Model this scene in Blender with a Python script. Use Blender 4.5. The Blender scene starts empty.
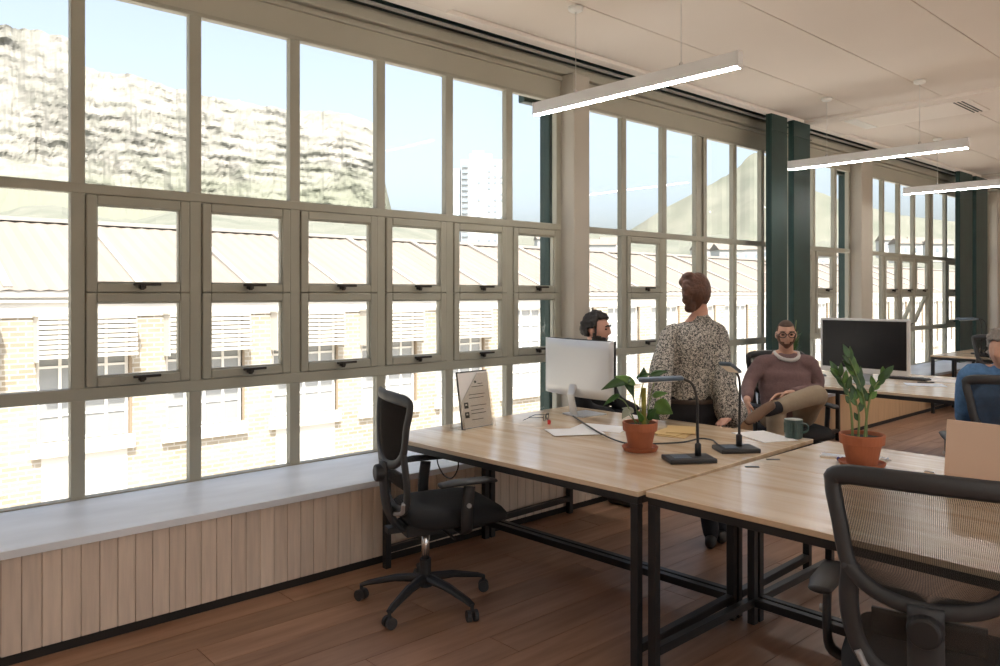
import bpy, bmesh, math, random
from mathutils import Vector, Matrix, noise
random.seed(7)
sc = bpy.context.scene
COL = sc.collection
PI = math.pi

# ------------------------------------------------------------------ camera
FPX, CAMH, HOR = 780.0, 1.53, 293.0
ANG = math.atan2(858, 780)
CA, SA = math.cos(ANG), math.sin(ANG)
FWD = Vector((CA, SA, 0)); RGT = Vector((SA, -CA, 0)); UP = Vector((0, 0, 1))
cam_d = bpy.data.cameras.new('camera'); cam = bpy.data.objects.new('camera', cam_d); COL.objects.link(cam)
cam.location = (0, 0, CAMH); cam.rotation_euler = (PI / 2, 0, -math.asin(CA))
cam_d.sensor_width = 36; cam_d.lens = 36 * FPX / 1000; cam_d.shift_y = -(333 - HOR) / 1000
cam_d.clip_start = 0.05; cam_d.clip_end = 12000
sc.camera = cam

# ------------------------------------------------------------------ sky, sun, exposure
world = bpy.data.worlds.new('sky'); sc.world = world; world.use_nodes = True
wn = world.node_tree.nodes; wl = world.node_tree.links
SUN_EL, SUN_STR, SKY_STR = math.radians(60), 3.5, 0.108
sun_dir = Vector((-0.42, -0.91, 0)).normalized()          # horizontal direction TO the sun (behind the building)
sky = wn.new('ShaderNodeTexSky'); sky.sky_type = 'NISHITA'; sky.sun_disc = False
sky.sun_elevation = SUN_EL; sky.sun_rotation = math.atan2(sun_dir.x, sun_dir.y)
sky.altitude = 50; sky.air_density = 1.0; sky.dust_density = 5.0; sky.ozone_density = 1.2
wn['Background'].inputs[1].default_value = SKY_STR
hs_ = wn.new('ShaderNodeHueSaturation'); hs_.inputs['Saturation'].default_value = .62
wl.new(sky.outputs[0], hs_.inputs['Color']); wl.new(hs_.outputs[0], wn['Background'].inputs[0])
sun_d = bpy.data.lights.new('sun', 'SUN'); sun = bpy.data.objects.new('sun', sun_d); COL.objects.link(sun)
sun_d.energy = SUN_STR; sun_d.angle = math.radians(0.6); sun_d.color = (1.0, 0.93, 0.82)
to_sun = sun_dir * math.cos(SUN_EL) + UP * math.sin(SUN_EL)
sun.rotation_euler = to_sun.to_track_quat('Z', 'Y').to_euler(); sun.location = (0, 0, 30)
sc.view_settings.view_transform = 'Standard'; sc.view_settings.look = 'None'
sc.view_settings.gamma = 1.0; sc.view_settings.use_curve_mapping = False
sc.view_settings.exposure = 1.8
sc.cycles.use_denoising = True
sc.cycles.max_bounces = 10; sc.cycles.diffuse_bounces = 6; sc.cycles.transparent_max_bounces = 24
sc.cycles.caustics_reflective = False; sc.cycles.caustics_refractive = False
sc.cycles.sample_clamp_indirect = 6

# ------------------------------------------------------------------ helpers
def W(px, py, z):
    """pixel + depth along the optical axis -> world point"""
    return FWD * z + RGT * ((px - 500) / FPX * z) + Vector((0, 0, CAMH + (HOR - py) / FPX * z))
def floor_xy(px, py, h=0.0):
    z = (CAMH - h) * FPX / (py - HOR)
    p = W(px, py, z); return Vector((p.x, p.y, h))

MATS = {}
def M(name, col, rough=.6, metal=0., var=0., vscale=8., bump=0., bscale=60., stretch=(1, 1, 1), rnd=0., coat=0., spec=.5, col2=None, detail=4):
    m = bpy.data.materials.new(name); m.use_nodes = True; MATS[name] = m
    n, l = m.node_tree.nodes, m.node_tree.links
    b = n['Principled BSDF']
    b.inputs['Base Color'].default_value = (*col, 1); b.inputs['Roughness'].default_value = rough
    b.inputs['Metallic'].default_value = metal; b.inputs['Specular IOR Level'].default_value = spec
    b.inputs['Coat Weight'].default_value = coat; b.inputs['Coat Roughness'].default_value = .15
    if var or bump or col2 or rnd:
        tc = n.new('ShaderNodeTexCoord'); mp = n.new('ShaderNodeMapping'); mp.inputs['Scale'].default_value = stretch
        vec = tc.outputs['Object']
        if rnd:
            oi = n.new('ShaderNodeObjectInfo'); ad = n.new('ShaderNodeVectorMath'); ad.operation = 'ADD'
            sc_ = n.new('ShaderNodeVectorMath'); sc_.operation = 'SCALE'; sc_.inputs['Scale'].default_value = 37.
            cmb = n.new('ShaderNodeCombineXYZ')
            for i in range(3): l.new(oi.outputs['Random'], cmb.inputs[i])
            l.new(cmb.outputs[0], sc_.inputs[0]); l.new(vec, ad.inputs[0]); l.new(sc_.outputs[0], ad.inputs[1]); vec = ad.outputs[0]
        l.new(vec, mp.inputs[0])
        nz = n.new('ShaderNodeTexNoise'); nz.inputs['Scale'].default_value = vscale; nz.inputs['Detail'].default_value = detail
        l.new(mp.outputs[0], nz.inputs['Vector'])
        rp = n.new('ShaderNodeValToRGB'); rp.color_ramp.elements[0].position = .3; rp.color_ramp.elements[1].position = .7
        c2 = col2 or tuple(min(1, c * (1 + var)) for c in col); c1 = col if col2 else tuple(c * (1 - var) for c in col)
        rp.color_ramp.elements[0].color = (*c1, 1); rp.color_ramp.elements[1].color = (*c2, 1)
        l.new(nz.outputs['Fac'], rp.inputs[0]); out = rp.outputs[0]
        if rnd:
            hs = n.new('ShaderNodeHueSaturation'); mr = n.new('ShaderNodeMapRange')
            mr.inputs['To Min'].default_value = 1 - rnd; mr.inputs['To Max'].default_value = 1 + rnd
            l.new(oi.outputs['Random'], mr.inputs[0]); l.new(mr.outputs[0], hs.inputs['Value']); l.new(out, hs.inputs['Color']); out = hs.outputs[0]
        l.new(out, b.inputs['Base Color'])
        if bump:
            n2 = n.new('ShaderNodeTexNoise'); n2.inputs['Scale'].default_value = bscale; n2.inputs['Detail'].default_value = 3
            l.new(mp.outputs[0], n2.inputs['Vector'])
            bp = n.new('ShaderNodeBump'); bp.inputs['Strength'].default_value = bump; bp.inputs['Distance'].default_value = .01
            l.new(n2.outputs['Fac'], bp.inputs['Height']); l.new(bp.outputs[0], b.inputs['Normal'])
    return m

def glass_mat(name, tint, ior=1.45):
    m = bpy.data.materials.new(name); m.use_nodes = True; MATS[name] = m
    n, l = m.node_tree.nodes, m.node_tree.links; n.remove(n['Principled BSDF'])
    t = n.new('ShaderNodeBsdfTransparent'); t.inputs[0].default_value = (*tint, 1)
    g = n.new('ShaderNodeBsdfGlossy'); g.inputs['Roughness'].default_value = .02; g.inputs[0].default_value = (.9, .9, .9, 1)
    f = n.new('ShaderNodeFresnel'); f.inputs[0].default_value = ior
    ml = n.new('ShaderNodeMath'); ml.operation = 'MULTIPLY'; ml.inputs[1].default_value = .06; l.new(f.outputs[0], ml.inputs[0])
    mx = n.new('ShaderNodeMixShader'); l.new(ml.outputs[0], mx.inputs[0]); l.new(t.outputs[0], mx.inputs[1]); l.new(g.outputs[0], mx.inputs[2])
    l.new(mx.outputs[0], n['Material Output'].inputs[0]); return m

def net_mat(name, col, opacity):
    m = bpy.data.materials.new(name); m.use_nodes = True; MATS[name] = m
    n, l = m.node_tree.nodes, m.node_tree.links
    b = n['Principled BSDF']; b.inputs['Base Color'].default_value = (*col, 1); b.inputs['Roughness'].default_value = .8
    t = n.new('ShaderNodeBsdfTransparent'); mx = n.new('ShaderNodeMixShader'); mx.inputs[0].default_value = opacity
    l.new(t.outputs[0], mx.inputs[1]); l.new(b.outputs[0], mx.inputs[2]); l.new(mx.outputs[0], n['Material Output'].inputs[0]); return m

def emit_mat(name, col, s):
    m = bpy.data.materials.new(name); m.use_nodes = True; MATS[name] = m
    b = m.node_tree.nodes['Principled BSDF']; b.inputs['Base Color'].default_value = (.8, .8, .8, 1)
    b.inputs['Emission Color'].default_value = (*col, 1); b.inputs['Emission Strength'].default_value = s; return m

def brick_mat(name, c1, c2, mortar):
    m = M(name, c1, .9); n, l = m.node_tree.nodes, m.node_tree.links
    tc = n.new('ShaderNodeTexCoord'); mp = n.new('ShaderNodeMapping'); mp.inputs['Rotation'].default_value = (PI / 2, 0, 0)
    br = n.new('ShaderNodeTexBrick'); br.inputs['Color1'].default_value = (*c1, 1); br.inputs['Color2'].default_value = (*c2, 1); br.inputs['Mortar'].default_value = (*mortar, 1)
    br.inputs['Scale'].default_value = 1; br.inputs['Brick Width'].default_value = .34; br.inputs['Row Height'].default_value = .125; br.inputs['Mortar Size'].default_value = .02; br.inputs['Bias'].default_value = -.2
    l.new(tc.outputs['Object'], mp.inputs[0]); l.new(mp.outputs[0], br.inputs['Vector'])
    nz = n.new('ShaderNodeTexNoise'); nz.inputs['Scale'].default_value = .5; nz.inputs['Detail'].default_value = 5; l.new(tc.outputs['Object'], nz.inputs['Vector'])
    rp = n.new('ShaderNodeValToRGB'); rp.color_ramp.elements[0].position = .42; rp.color_ramp.elements[1].position = .6
    l.new(nz.outputs['Fac'], rp.inputs[0])
    mx = n.new('ShaderNodeMix'); mx.data_type = 'RGBA'; l.new(rp.outputs[0], mx.inputs['Factor']); l.new(br.outputs[0], mx.inputs['A']); mx.inputs['B'].default_value = (*mortar, 1)
    sc_ = n.new('ShaderNodeMath'); sc_.operation = 'MULTIPLY'; sc_.inputs[1].default_value = .35; l.new(rp.outputs[0], sc_.inputs[0]); l.new(sc_.outputs[0], mx.inputs['Factor'])
    l.new(mx.outputs['Result'], n['Principled BSDF'].inputs['Base Color']); return m

class MB:
    """collects shapes into one bmesh"""
    def __init__(s): s.bm = bmesh.new()
    def box(s, a, b, mat=None):
        x0, y0, z0 = a; x1, y1, z1 = b
        v = [s.bm.verts.new(p) for p in ((x0, y0, z0), (x1, y0, z0), (x1, y1, z0), (x0, y1, z0), (x0, y0, z1), (x1, y0, z1), (x1, y1, z1), (x0, y1, z1))]
        if mat is not None:
            for q in v: q.co = mat @ q.co
        for f in ((3, 2, 1, 0), (4, 5, 6, 7), (0, 1, 5, 4), (1, 2, 6, 5), (2, 3, 7, 6), (3, 0, 4, 7)): s.bm.faces.new([v[i] for i in f])
        return s
    def rings(s, rings, cap=True, closed=False):
        vs = [[s.bm.verts.new(p) for p in r] for r in rings]; k = len(vs[0]); m = len(vs)
        for i in range(m if closed else m - 1):
            a, b = vs[i], vs[(i + 1) % m]
            for j in range(k): s.bm.faces.new((a[j], a[(j + 1) % k], b[(j + 1) % k], b[j]))
        if cap and not closed: s.bm.faces.new(vs[0][::-1]); s.bm.faces.new(vs[-1])
        return s
    def tube(s, pts, r, n=8, closed=False, side=None, roundcap=False):
        pts = [Vector(p) for p in pts]; N = len(pts)
        R = r if isinstance(r, list) else [r] * N
        R = [q if isinstance(q, tuple) else (q, q) for q in R]
        T = []
        for i in range(N):
            a = pts[i - 1] if (i or closed) else pts[0]; b = pts[(i + 1) % N] if (i < N - 1 or closed) else pts[-1]
            t = b - a; T.append(t.normalized() if t.length > 1e-9 else Vector((0, 0, 1)))
        u = Vector(side) if side is not None else (Vector((0, 0, 1)) if abs(T[0].z) < .9 else Vector((1, 0, 0)))
        out = []
        for i in range(N):
            if side is not None: u = Vector(side)
            u = u - T[i] * u.dot(T[i])
            if u.length < 1e-6: u = T[i].orthogonal()
            u.normalize(); w = T[i].cross(u)
            out.append([(pts[i], u.copy(), w.copy(), R[i])])
        ringl = []
        def ring(p, u, w, a, b): return [p + u * (math.cos(2 * PI * j / n) * a) + w * (math.sin(2 * PI * j / n) * b) for j in range(n)]
        if roundcap and not closed:
            p, u, w, (a, b) = out[0][0]; rm = min(a, b)
            for k in (.95, .75, .4): ringl.append(ring(p - T[0] * rm * k, u, w, a * math.sqrt(1 - k * k), b * math.sqrt(1 - k * k)))
        for o in out:
            p, u, w, (a, b) = o[0]; ringl.append(ring(p, u, w, a, b))
        if roundcap and not closed:
            p, u, w, (a, b) = out[-1][0]; rm = min(a, b)
            for k in (.4, .75, .95): ringl.append(ring(p + T[-1] * rm * k, u, w, a * math.sqrt(1 - k * k), b * math.sqrt(1 - k * k)))
        return s.rings(ringl, closed=closed)
    def lathe(s, prof, n=24, c=(0, 0, 0)):
        c = Vector(c)
        return s.rings([[c + Vector((r * math.cos(2 * PI * j / n), r * math.sin(2 * PI * j / n), z)) for j in range(n)] for r, z in prof])
    def ell(s, c, r, rot=None, nu=16, nv=10):
        c = Vector(c); R = rot or Matrix.Identity(3); rg = []
        for i in range(1, nv):
            a = PI * i / nv
            rg.append([c + R @ Vector((r[0] * math.sin(a) * math.cos(2 * PI * j / nu), r[1] * math.sin(a) * math.sin(2 * PI * j / nu), -r[2] * math.cos(a))) for j in range(nu)])
        return s.rings(rg)
    def grid(s, fn, nu, nv):
        v = [[s.bm.verts.new(fn(i / nu, j / nv)) for j in range(nv + 1)] for i in range(nu + 1)]
        for i in range(nu):
            for j in range(nv): s.bm.faces.new((v[i][j], v[i + 1][j], v[i + 1][j + 1], v[i][j + 1]))
        return s
    def mesh(s, name='m', mat=None, smooth=False, offset=None):
        bmesh.ops.recalc_face_normals(s.bm, faces=s.bm.faces)
        if offset is not None: bmesh.ops.translate(s.bm, verts=s.bm.verts, vec=-Vector(offset))
        me = bpy.data.meshes.new(name); s.bm.to_mesh(me); s.bm.free()
        if mat: me.materials.append(MATS[mat] if isinstance(mat, str) else mat)
        if smooth: me.shade_smooth()
        return me
    def build(s, name, mat, parent=None, smooth=False, bevel=0, bseg=2, subsurf=0, offset=None):
        return link(name, s.mesh(name, mat, smooth, offset), parent, bevel, bseg, subsurf)

def link(name, me, parent=None, bevel=0, bseg=2, subsurf=0):
    o = bpy.data.objects.new(name, me); COL.objects.link(o); o.parent = parent
    if bevel:
        b = o.modifiers.new('bevel', 'BEVEL'); b.width = bevel; b.segments = bseg; b.limit_method = 'ANGLE'; b.angle_limit = .6
        if bseg > 2: me.shade_smooth(); 
    if subsurf:
        q = o.modifiers.new('sub', 'SUBSURF'); q.levels = subsurf; q.render_levels = subsurf
    return o
def tag(o, label, cat=None, group=None, kind=None):
    if label: o['label'] = label
    if cat: o['category'] = cat
    if group: o['group'] = group
    if kind: o['kind'] = kind
    return o
def empty(name, loc=(0, 0, 0), rz=0, label=None, cat=None, group=None, kind=None):
    o = bpy.data.objects.new(name, None); COL.objects.link(o); o.location = loc; o.rotation_euler = (0, 0, rz); o.empty_display_size = .1
    return tag(o, label, cat, group, kind)
def copy_tree(o, parent=None):
    c = o.copy(); COL.objects.link(c); c.parent = parent
    for ch in list(o.children): copy_tree(ch, c)
    return c
def fuse(mb, voxel, smooth=4, mat=None, name='fused', offset=None):
    """union of closed overlapping shapes into one continuous skin"""
    me = mb.mesh('tmp'); ob = bpy.data.objects.new('tmp', me); ts = bpy.data.scenes.new('tmp'); ts.collection.objects.link(ob)
    r = ob.modifiers.new('r', 'REMESH'); r.mode = 'VOXEL'; r.voxel_size = voxel
    q = ob.modifiers.new('s', 'SMOOTH'); q.iterations = smooth; q.factor = .5
    vl = ts.view_layers[0]; vl.update(); dg = vl.depsgraph
    out = bpy.data.meshes.new_from_object(ob.evaluated_get(dg)); out.name = name
    bpy.data.objects.remove(ob); bpy.data.meshes.remove(me); bpy.data.scenes.remove(ts)
    if offset is not None: out.transform(Matrix.Translation(-Vector(offset)))
    out.materials.clear()
    if mat: out.materials.append(MATS[mat])
    out.shade_smooth(); return out
def spline(pts, n=6):
    """Catmull-Rom through points"""
    P = [Vector(p) for p in pts]; P = [P[0] * 2 - P[1]] + P + [P[-1] * 2 - P[-2]]; out = []
    for i in range(1, len(P) - 2):
        for k in range(n):
            t = k / n; a, b, c, d = P[i - 1], P[i], P[i + 1], P[i + 2]
            out.append(.5 * ((2 * b) + (c - a) * t + (2 * a - 5 * b + 4 * c - d) * t * t + (3 * b - a - 3 * c + d) * t ** 3))
    out.append(P[-2]); return out

# ------------------------------------------------------------------ materials
M('frame_paint', (.33, .322, .262), .5, var=.05, vscale=3)
M('header_paint', (.385, .365, .295), .6, var=.05, vscale=2)
M('pillar_paint', (.42, .385, .325), .6, var=.04, vscale=2)
M('wall_white', (.74, .70, .64), .8)
M('ceiling_paint', (.67, .61, .55), .9, var=.02, vscale=1.2)
M('ceiling_white', (.74, .69, .63), .8)
M('void_dark', (.06, .065, .06), .9)
M('green_steel', (.014, .038, .034), .45, var=.2, vscale=4, spec=.3)
M('rail_silver', (.6, .6, .57), .4, .5)
M('sill_stone', (.74, .78, .83), .42, var=.10, vscale=2.2, stretch=(.8, 2.5, 1), detail=8)
M('wainscot', (.69, .575, .475), .65, var=.10, vscale=5, stretch=(9, 9, .7), rnd=.07, bump=.05, bscale=20)
M('ply_panel', (.56, .36, .20), .6, var=.08, vscale=4, stretch=(9, 9, .7), rnd=.05)
M('shadow_gap', (.015, .012, .01), .8)
M('floor_wood', (.25, .135, .082), .42, col2=(.38, .225, .145), vscale=3, stretch=(.7, 7, 1), rnd=.14, bump=.04, bscale=10, detail=6)
M('desk_wood', (.62, .44, .27), .25, col2=(.86, .71, .53), vscale=2.6, stretch=(6, .55, 1), coat=.5, detail=7, rnd=.03)
M('desk_edge', (.42, .27, .14), .5)
M('black_metal', (.012, .012, .013), .42, .0)
M('black_plastic', (.018, .018, .020), .5, bump=.02, bscale=300)
M('grey_plastic', (.038, .039, .042), .5)
M('silver_plastic', (.42, .42, .43), .35, .4)
M('chair_fabric', (.016, .016, .018), .9, bump=.15, bscale=400)
net_mat('chair_net', (.05, .043, .036), .48)
M('chair_strand', (.03, .026, .022), .8)
M('chrome', (.75, .75, .76), .2, 1.)
M('bronze', (.035, .028, .022), .4, .6)
M('alu', (.63, .65, .68), .38, .35)
M('screen_black', (.012, .012, .014), .25)
M('bezel_white', (.70, .71, .72), .35)
M('terracotta', (.36, .115, .052), .75, var=.12, vscale=14)
M('soil', (.03, .022, .016), .95, bump=.5, bscale=80)
M('leaf_dark', (.028, .085, .018), .38, var=.35, vscale=18)
M('leaf_light', (.085, .19, .035), .4, var=.3, vscale=18)
M('leaf_pale', (.35, .38, .30), .5)
M('stem_green', (.16, .22, .07), .5)
M('moss_pole', (.25, .24, .05), .9, bump=.5, bscale=90)
M('mug_green', (.03, .075, .07), .3, coat=.4, var=.2, vscale=30)
M('ceramic_white', (.75, .75, .72), .3)
M('paper', (.80, .80, .80), .8)
M('paper_blue', (.66, .72, .80), .8)
M('envelope', (.62, .43, .19), .8)
M('rose_metal', (.72, .54, .42), .38, .25)
M('lamp_head', (.10, .14, .19), .35, .3)
M('skin', (.62, .36, .26), .55, var=.06, vscale=30)
M('skin_pink', (.58, .32, .24), .55, var=.06, vscale=30)
M('hair_dark', (.018, .013, .010), .6, bump=.6, bscale=70)
M('hair_brown', (.055, .020, .011), .5, bump=.7, bscale=60, col2=(.105, .040, .020), vscale=25)
M('hair_buzz', (.10, .060, .042), .7, bump=.3, bscale=200)
M('hair_grey', (.22, .20, .18), .8, bump=.8, bscale=60, col2=(.40, .38, .36), vscale=30)
M('beard_red', (.13, .055, .032), .7, bump=.4, bscale=200)
M('sweater', (.20, .125, .122), .95, var=.10, vscale=60, bump=.35, bscale=110)
M('tee_white', (.62, .60, .58), .9)
M('khaki', (.36, .29, .205), .9, var=.06, vscale=10, bump=.25, bscale=25)
M('trousers_black', (.012, .012, .016), .9, bump=.2, bscale=30)
M('belt_brown', (.05, .03, .02), .6)
M('shirt_black', (.012, .012, .014), .9, bump=.2, bscale=25)
M('denim', (.10, .22, .42), .9, var=.2, vscale=40, bump=.3, bscale=40)
M('shoe_tan', (.17, .095, .055), .6)
M('shoe_black', (.014, .013, .013), .5)
M('eye_dark', (.02, .012, .01), .2)
M('lens_black', (.02, .02, .02), .4)
m = M('blouse', (.62, .58, .52), .9, bump=.25, bscale=14)
def _blouse(m):
    n, l = m.node_tree.nodes, m.node_tree.links
    tc = n.new('ShaderNodeTexCoord'); vz = n.new('ShaderNodeTexNoise'); vz.inputs['Scale'].default_value = 95; vz.inputs['Detail'].default_value = 2; vz.inputs['Distortion'].default_value = 1.5
    l.new(tc.outputs['Object'], vz.inputs['Vector'])
    rp = n.new('ShaderNodeValToRGB'); e = rp.color_ramp.elements; e[0].position = .44; e[0].color = (.045, .048, .05, 1); e[1].position = .57; e[1].color = (.56, .53, .48, 1)
    q = rp.color_ramp.elements.new(.5); q.color = (.26, .25, .23, 1)
    l.new(vz.outputs['Fac'], rp.inputs[0]); l.new(rp.outputs[0], n['Principled BSDF'].inputs['Base Color'])
_blouse(m)
glass_mat('window_glass', (.97, .98, .98))
glass_mat('acrylic', (.90, .88, .85))
emit_mat('led', (1.0, .975, .94), 24.0)
# outdoors
brick_mat('brick_yellow', (.275, .225, .16), (.36, .325, .26), (.42, .40, .36))
M('render_white', (.56, .545, .515), .9, var=.03, vscale=.5)
M('roof_sheet', (.205, .178, .152), .7, var=.07, vscale=.4, stretch=(3, .5, 1))
M('roof_strip', (.33, .31, .285), .7)
M('bwindow_glass', (.30, .31, .31), .25)
M('bwindow_frame', (.80, .78, .74), .6)
M('louvre', (.50, .47, .42), .7)
M('brick_brown', (.26, .20, .14), .9)
M('paving', (.60, .57, .52), .9, var=.1, vscale=.5)  # kept pale to throw sunlight up onto the ceiling
M('tower_white', (.50, .50, .495), .8)
M('tower_glass', (.26, .30, .34), .3)
M('tower_blue', (.55, .66, .74), .3)
M('slope_green', (.115, .125, .098), 1., col2=(.17, .17, .14), vscale=.012, detail=8)
def rock_mat():
    m = M('mountain_rock', (.5, .46, .4), 1.); n, l = m.node_tree.nodes, m.node_tree.links
    tc = n.new('ShaderNodeTexCoord'); mp = n.new('ShaderNodeMapping'); mp.inputs['Scale'].default_value = (.008, .008, .025)
    l.new(tc.outputs['Object'], mp.inputs[0])
    a = n.new('ShaderNodeTexNoise'); a.inputs['Scale'].default_value = 1.; a.inputs['Detail'].default_value = 10; a.inputs['Roughness'].default_value = .65; l.new(mp.outputs[0], a.inputs['Vector'])
    r = n.new('ShaderNodeValToRGB'); e = r.color_ramp.elements
    e[0].position = .38; e[0].color = (.19, .19, .165, 1); e[1].position = .58; e[1].color = (.265, .255, .23, 1)
    l.new(a.outputs['Fac'], r.inputs[0])
    sx = n.new('ShaderNodeSeparateXYZ'); l.new(tc.outputs['Object'], sx.inputs[0])          # scrub on the talus below the cliffs
    ad = n.new('ShaderNodeMath'); ad.operation = 'MULTIPLY_ADD'; ad.inputs[1].default_value = 260; l.new(a.outputs['Fac'], ad.inputs[0]); l.new(sx.outputs['Z'], ad.inputs[2])
    mr = n.new('ShaderNodeMapRange'); mr.inputs['From Min'].default_value = 480; mr.inputs['From Max'].default_value = 640; l.new(ad.outputs[0], mr.inputs[0])
    mx = n.new('ShaderNodeMix'); mx.data_type = 'RGBA'; mx.inputs['A'].default_value = (.16, .168, .13, 1); l.new(mr.outputs[0], mx.inputs['Factor']); l.new(r.outputs[0], mx.inputs['B'])
    l.new(mx.outputs['Result'], n['Principled BSDF'].inputs['Base Color'])
rock_mat()

# ------------------------------------------------------------------ room dimensions
YG = 4.37           # window plane (frame face)
YW = 3.72           # wainscot face
X0, X1, YB = -3.4, 20.0, -4.6
H = 3.4
SILL = .48

# floor and planks
fl = MB().box((X0 - .2, YB - .2, -.25), (X1 + .2, 4.6, -.016)).build('floor', 'floor_wood'); tag(fl, None, kind='structure')
PW = .19; rows = int((3.715 + 1.6) / PW)
plank_me = MB().box((0, 0, -.016), (1.796, PW - .003, 0)).mesh('plank', 'floor_wood')
half_me = MB().box((0, 0, -.016), (.896, PW - .003, 0)).mesh('plank', 'floor_wood')
for r in range(rows):
    y = 3.74 - PW * (r + 1); x = -1.2 - random.random() * 1.7
    while x < 13:
        o = link('plank', plank_me, fl); o.location = (x, y, 0); x += 1.8
# the rest of the floor level (beyond the planks) is one flush deck of boards
rest = MB()
yy = 3.74 - PW * rows
while yy > YB:
    rest.box((X0, yy - PW + .003, -.016), (X1, yy, 0)); yy -= PW
for r in range(rows):
    y = 3.74 - PW * (r + 1); rest.box((14.9, y, -.016), (X1, y + PW - .003, 0)); rest.box((X0, y, -.016), (-3.0, y + PW - .003, 0))
o = rest.build('far_planks', 'floor_wood', fl); o['kind'] = 'stuff'

# window wall: parapet, pillars, header
wl_ = empty('wall_left', kind='structure')
MB().box((X0, YG + .02, -6), (X1, YG + .05, SILL - .002)).box((X0, YG + .05, -6), (X1, YG + .32, SILL - .30)).build('parapet', 'pillar_paint', wl_)
MB().box((X0, YW + .03, 0), (X1, YG + .03, SILL - .036)).build('ledge_core', 'shadow_gap', wl_)
hd = MB().box((X0, YG, 3.08), (X1, YG + .04, 3.85)); hd.box((X0, YG + .04, 3.22), (X1, YG + .32, 3.85)); hd.build('header', 'header_paint', wl_)
MB().box((X0, YG - .022, 3.255), (X1, YG + .01, 3.285)).build('moulding', 'header_paint', wl_, bevel=.006)
MB().box((X0, YG - .05, 3.30), (X1, YG + .01, 3.375)).build('moulding', 'header_paint', wl_, bevel=.01)
pillars = [(-.62, -.40), (4.64, 4.83), (10.02, 10.36), (15.55, 15.85)]
for a, b in pillars:
    MB().box((a, YG - .15, SILL), (b, YG + .05, 3.3)).build('pillar', 'pillar_paint', wl_, bevel=.012)
beam = MB()
beam.box((X0, YG - .10, 3.40), (X1, YG - .085, 3.60)); beam.box((X0, YG - .14, 3.40), (X1, YG - .02, 3.412)); beam.box((X0, YG - .14, 3.588), (X1, YG - .02, 3.60))
tag(beam.build('steel_beam', 'green_steel'), None, kind='structure')
rail = MB().box((X0, YG - .14, 3.378), (X1, YG - .11, 3.392)).build('trim_4', 'rail_silver'); rail['kind'] = 'structure'

# other walls (behind the camera and at both ends), unseen back windows are glazed wide to let in more light
wr = empty('wall_right', kind='structure')
bw = [(-3.2 + i * 3.3, -3.2 + i * 3.3 + 3.05) for i in range(7)]
MB().box((X0, YB - .3, -6), (X1, YB, .45)).build('parapet', 'wall_white', wr)
MB().box((X0, YB - .3, 3.05), (X1, YB, 3.85)).build('header', 'wall_white', wr)
edges = [X0] + [e for p in bw for e in p] + [X1]
for i in range(0, len(edges), 2):
    if edges[i + 1] > edges[i]: MB().box((edges[i], YB - .3, .45), (edges[i + 1], YB, 3.05)).build('pier', 'wall_white', wr)
for i, (a, b) in enumerate(bw):
    w = empty('window_%d' % (11 + i), kind='structure')
    fr = MB()
    for x in (a + .03, (a + b) / 2, b - .03): fr.box((x - .03, YB - .2, .45), (x + .03, YB - .1, 3.05))
    for z in (.48, 2.2, 3.02): fr.box((a, YB - .19, z - .03), (b, YB - .11, z + .03))
    fr.build('window_frame', 'frame_paint', w)
    MB().box((a, YB - .152, .45), (b, YB - .148, 3.05)).build('pane', 'window_glass', w)
MB().box((X0 - .2, YB - .3, -6), (X0, YG + .32, 3.85)).build('wall_near', 'wall_white')['kind'] = 'structure'
MB().box((X1, YB - .3, -6), (X1 + .2, YG + .32, 3.85)).build('wall_far', 'wall_white')['kind'] = 'structure'

# ceiling: slab above, plaster panels between dropped bands, strip along the open edge
cl = MB().box((X0 - .2, YB - .3, 3.85), (X1 + .2, YG + .32, 4.2)).build('ceiling', 'void_dark'); cl['kind'] = 'structure'
CE = 4.13
bands = [(2.2, 3.18), (8.11, 9.06), (14.0, 15.0)]
for a, b in bands:
    MB().box((a, YB, H - .028), (b, CE - .10, H + .1)).build('ceiling_band', 'ceiling_paint', cl, bevel=.004)
MB().box((X0, CE - .10, H - .028), (X1, CE, H + .04)).build('ceiling_edge', 'ceiling_white', cl, bevel=.004)
MB().box((X0, CE - .02, H + .04), (X1, CE, 3.86)).build('ceiling_upstand', 'void_dark', cl)
ysplit = [CE - .10, 3.40, 2.66, 1.92, 1.18, .44, -.3, -1.04, -1.78, -2.52, -3.26, -4.0, YB]
xs = [X0] + [v for p in bands for v in p] + [X1]
for i in range(0, len(xs), 2):
    for j in range(len(ysplit) - 1):
        MB().box((xs[i], ysplit[j + 1] + .003, H), (xs[i + 1], ysplit[j] - .003, H + .02)).build('ceiling_panel', 'ceiling_paint', cl, bevel=.003, bseg=1)
    MB().box((xs[i], YB, H + .02), (xs[i + 1], CE - .05, H + .05)).build('ceiling_backing', 'void_dark', cl)

# sill slabs, wainscot boards, base gap
s_root = empty('trim_1', kind='structure')
for a, b in ((-3.3, -1.46), (-1.45, .238), (.245, 3.4), (3.405, 6.6), (6.605, 9.8), (9.805, 13.0), (13.005, 16.2), (16.205, 19.4)):
    MB().box((a, YW - .022, SILL - .035), (b, YG + .03, SILL)).build('sill_slab', 'sill_stone', s_root, bevel=.003)
w_root = empty('trim_2', kind='structure')
bd = MB().box((0, YW, .042), (.0725, YW + .018, SILL - .035)).mesh('board', 'wainscot')
for i in range(110):
    o = link('board', bd, w_root, bevel=.0025, bseg=1); o.location = (-1.9 + i * .0745, 0, random.uniform(-.0008, 0))
pn = MB().box((0, YW, .042), (.597, YW + .018, SILL - .035)).mesh('panel', 'ply_panel')
for i in range(22):
    o = link('panel', pn, w_root, bevel=.002, bseg=1); o.location = (-1.9 + 110 * .0745 + i * .6, 0, 0)
MB().box((X0, YW + .006, 0), (X1, YW + .03, .045)).build('baseboard_left', 'shadow_gap')['kind'] = 'structure'

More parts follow.
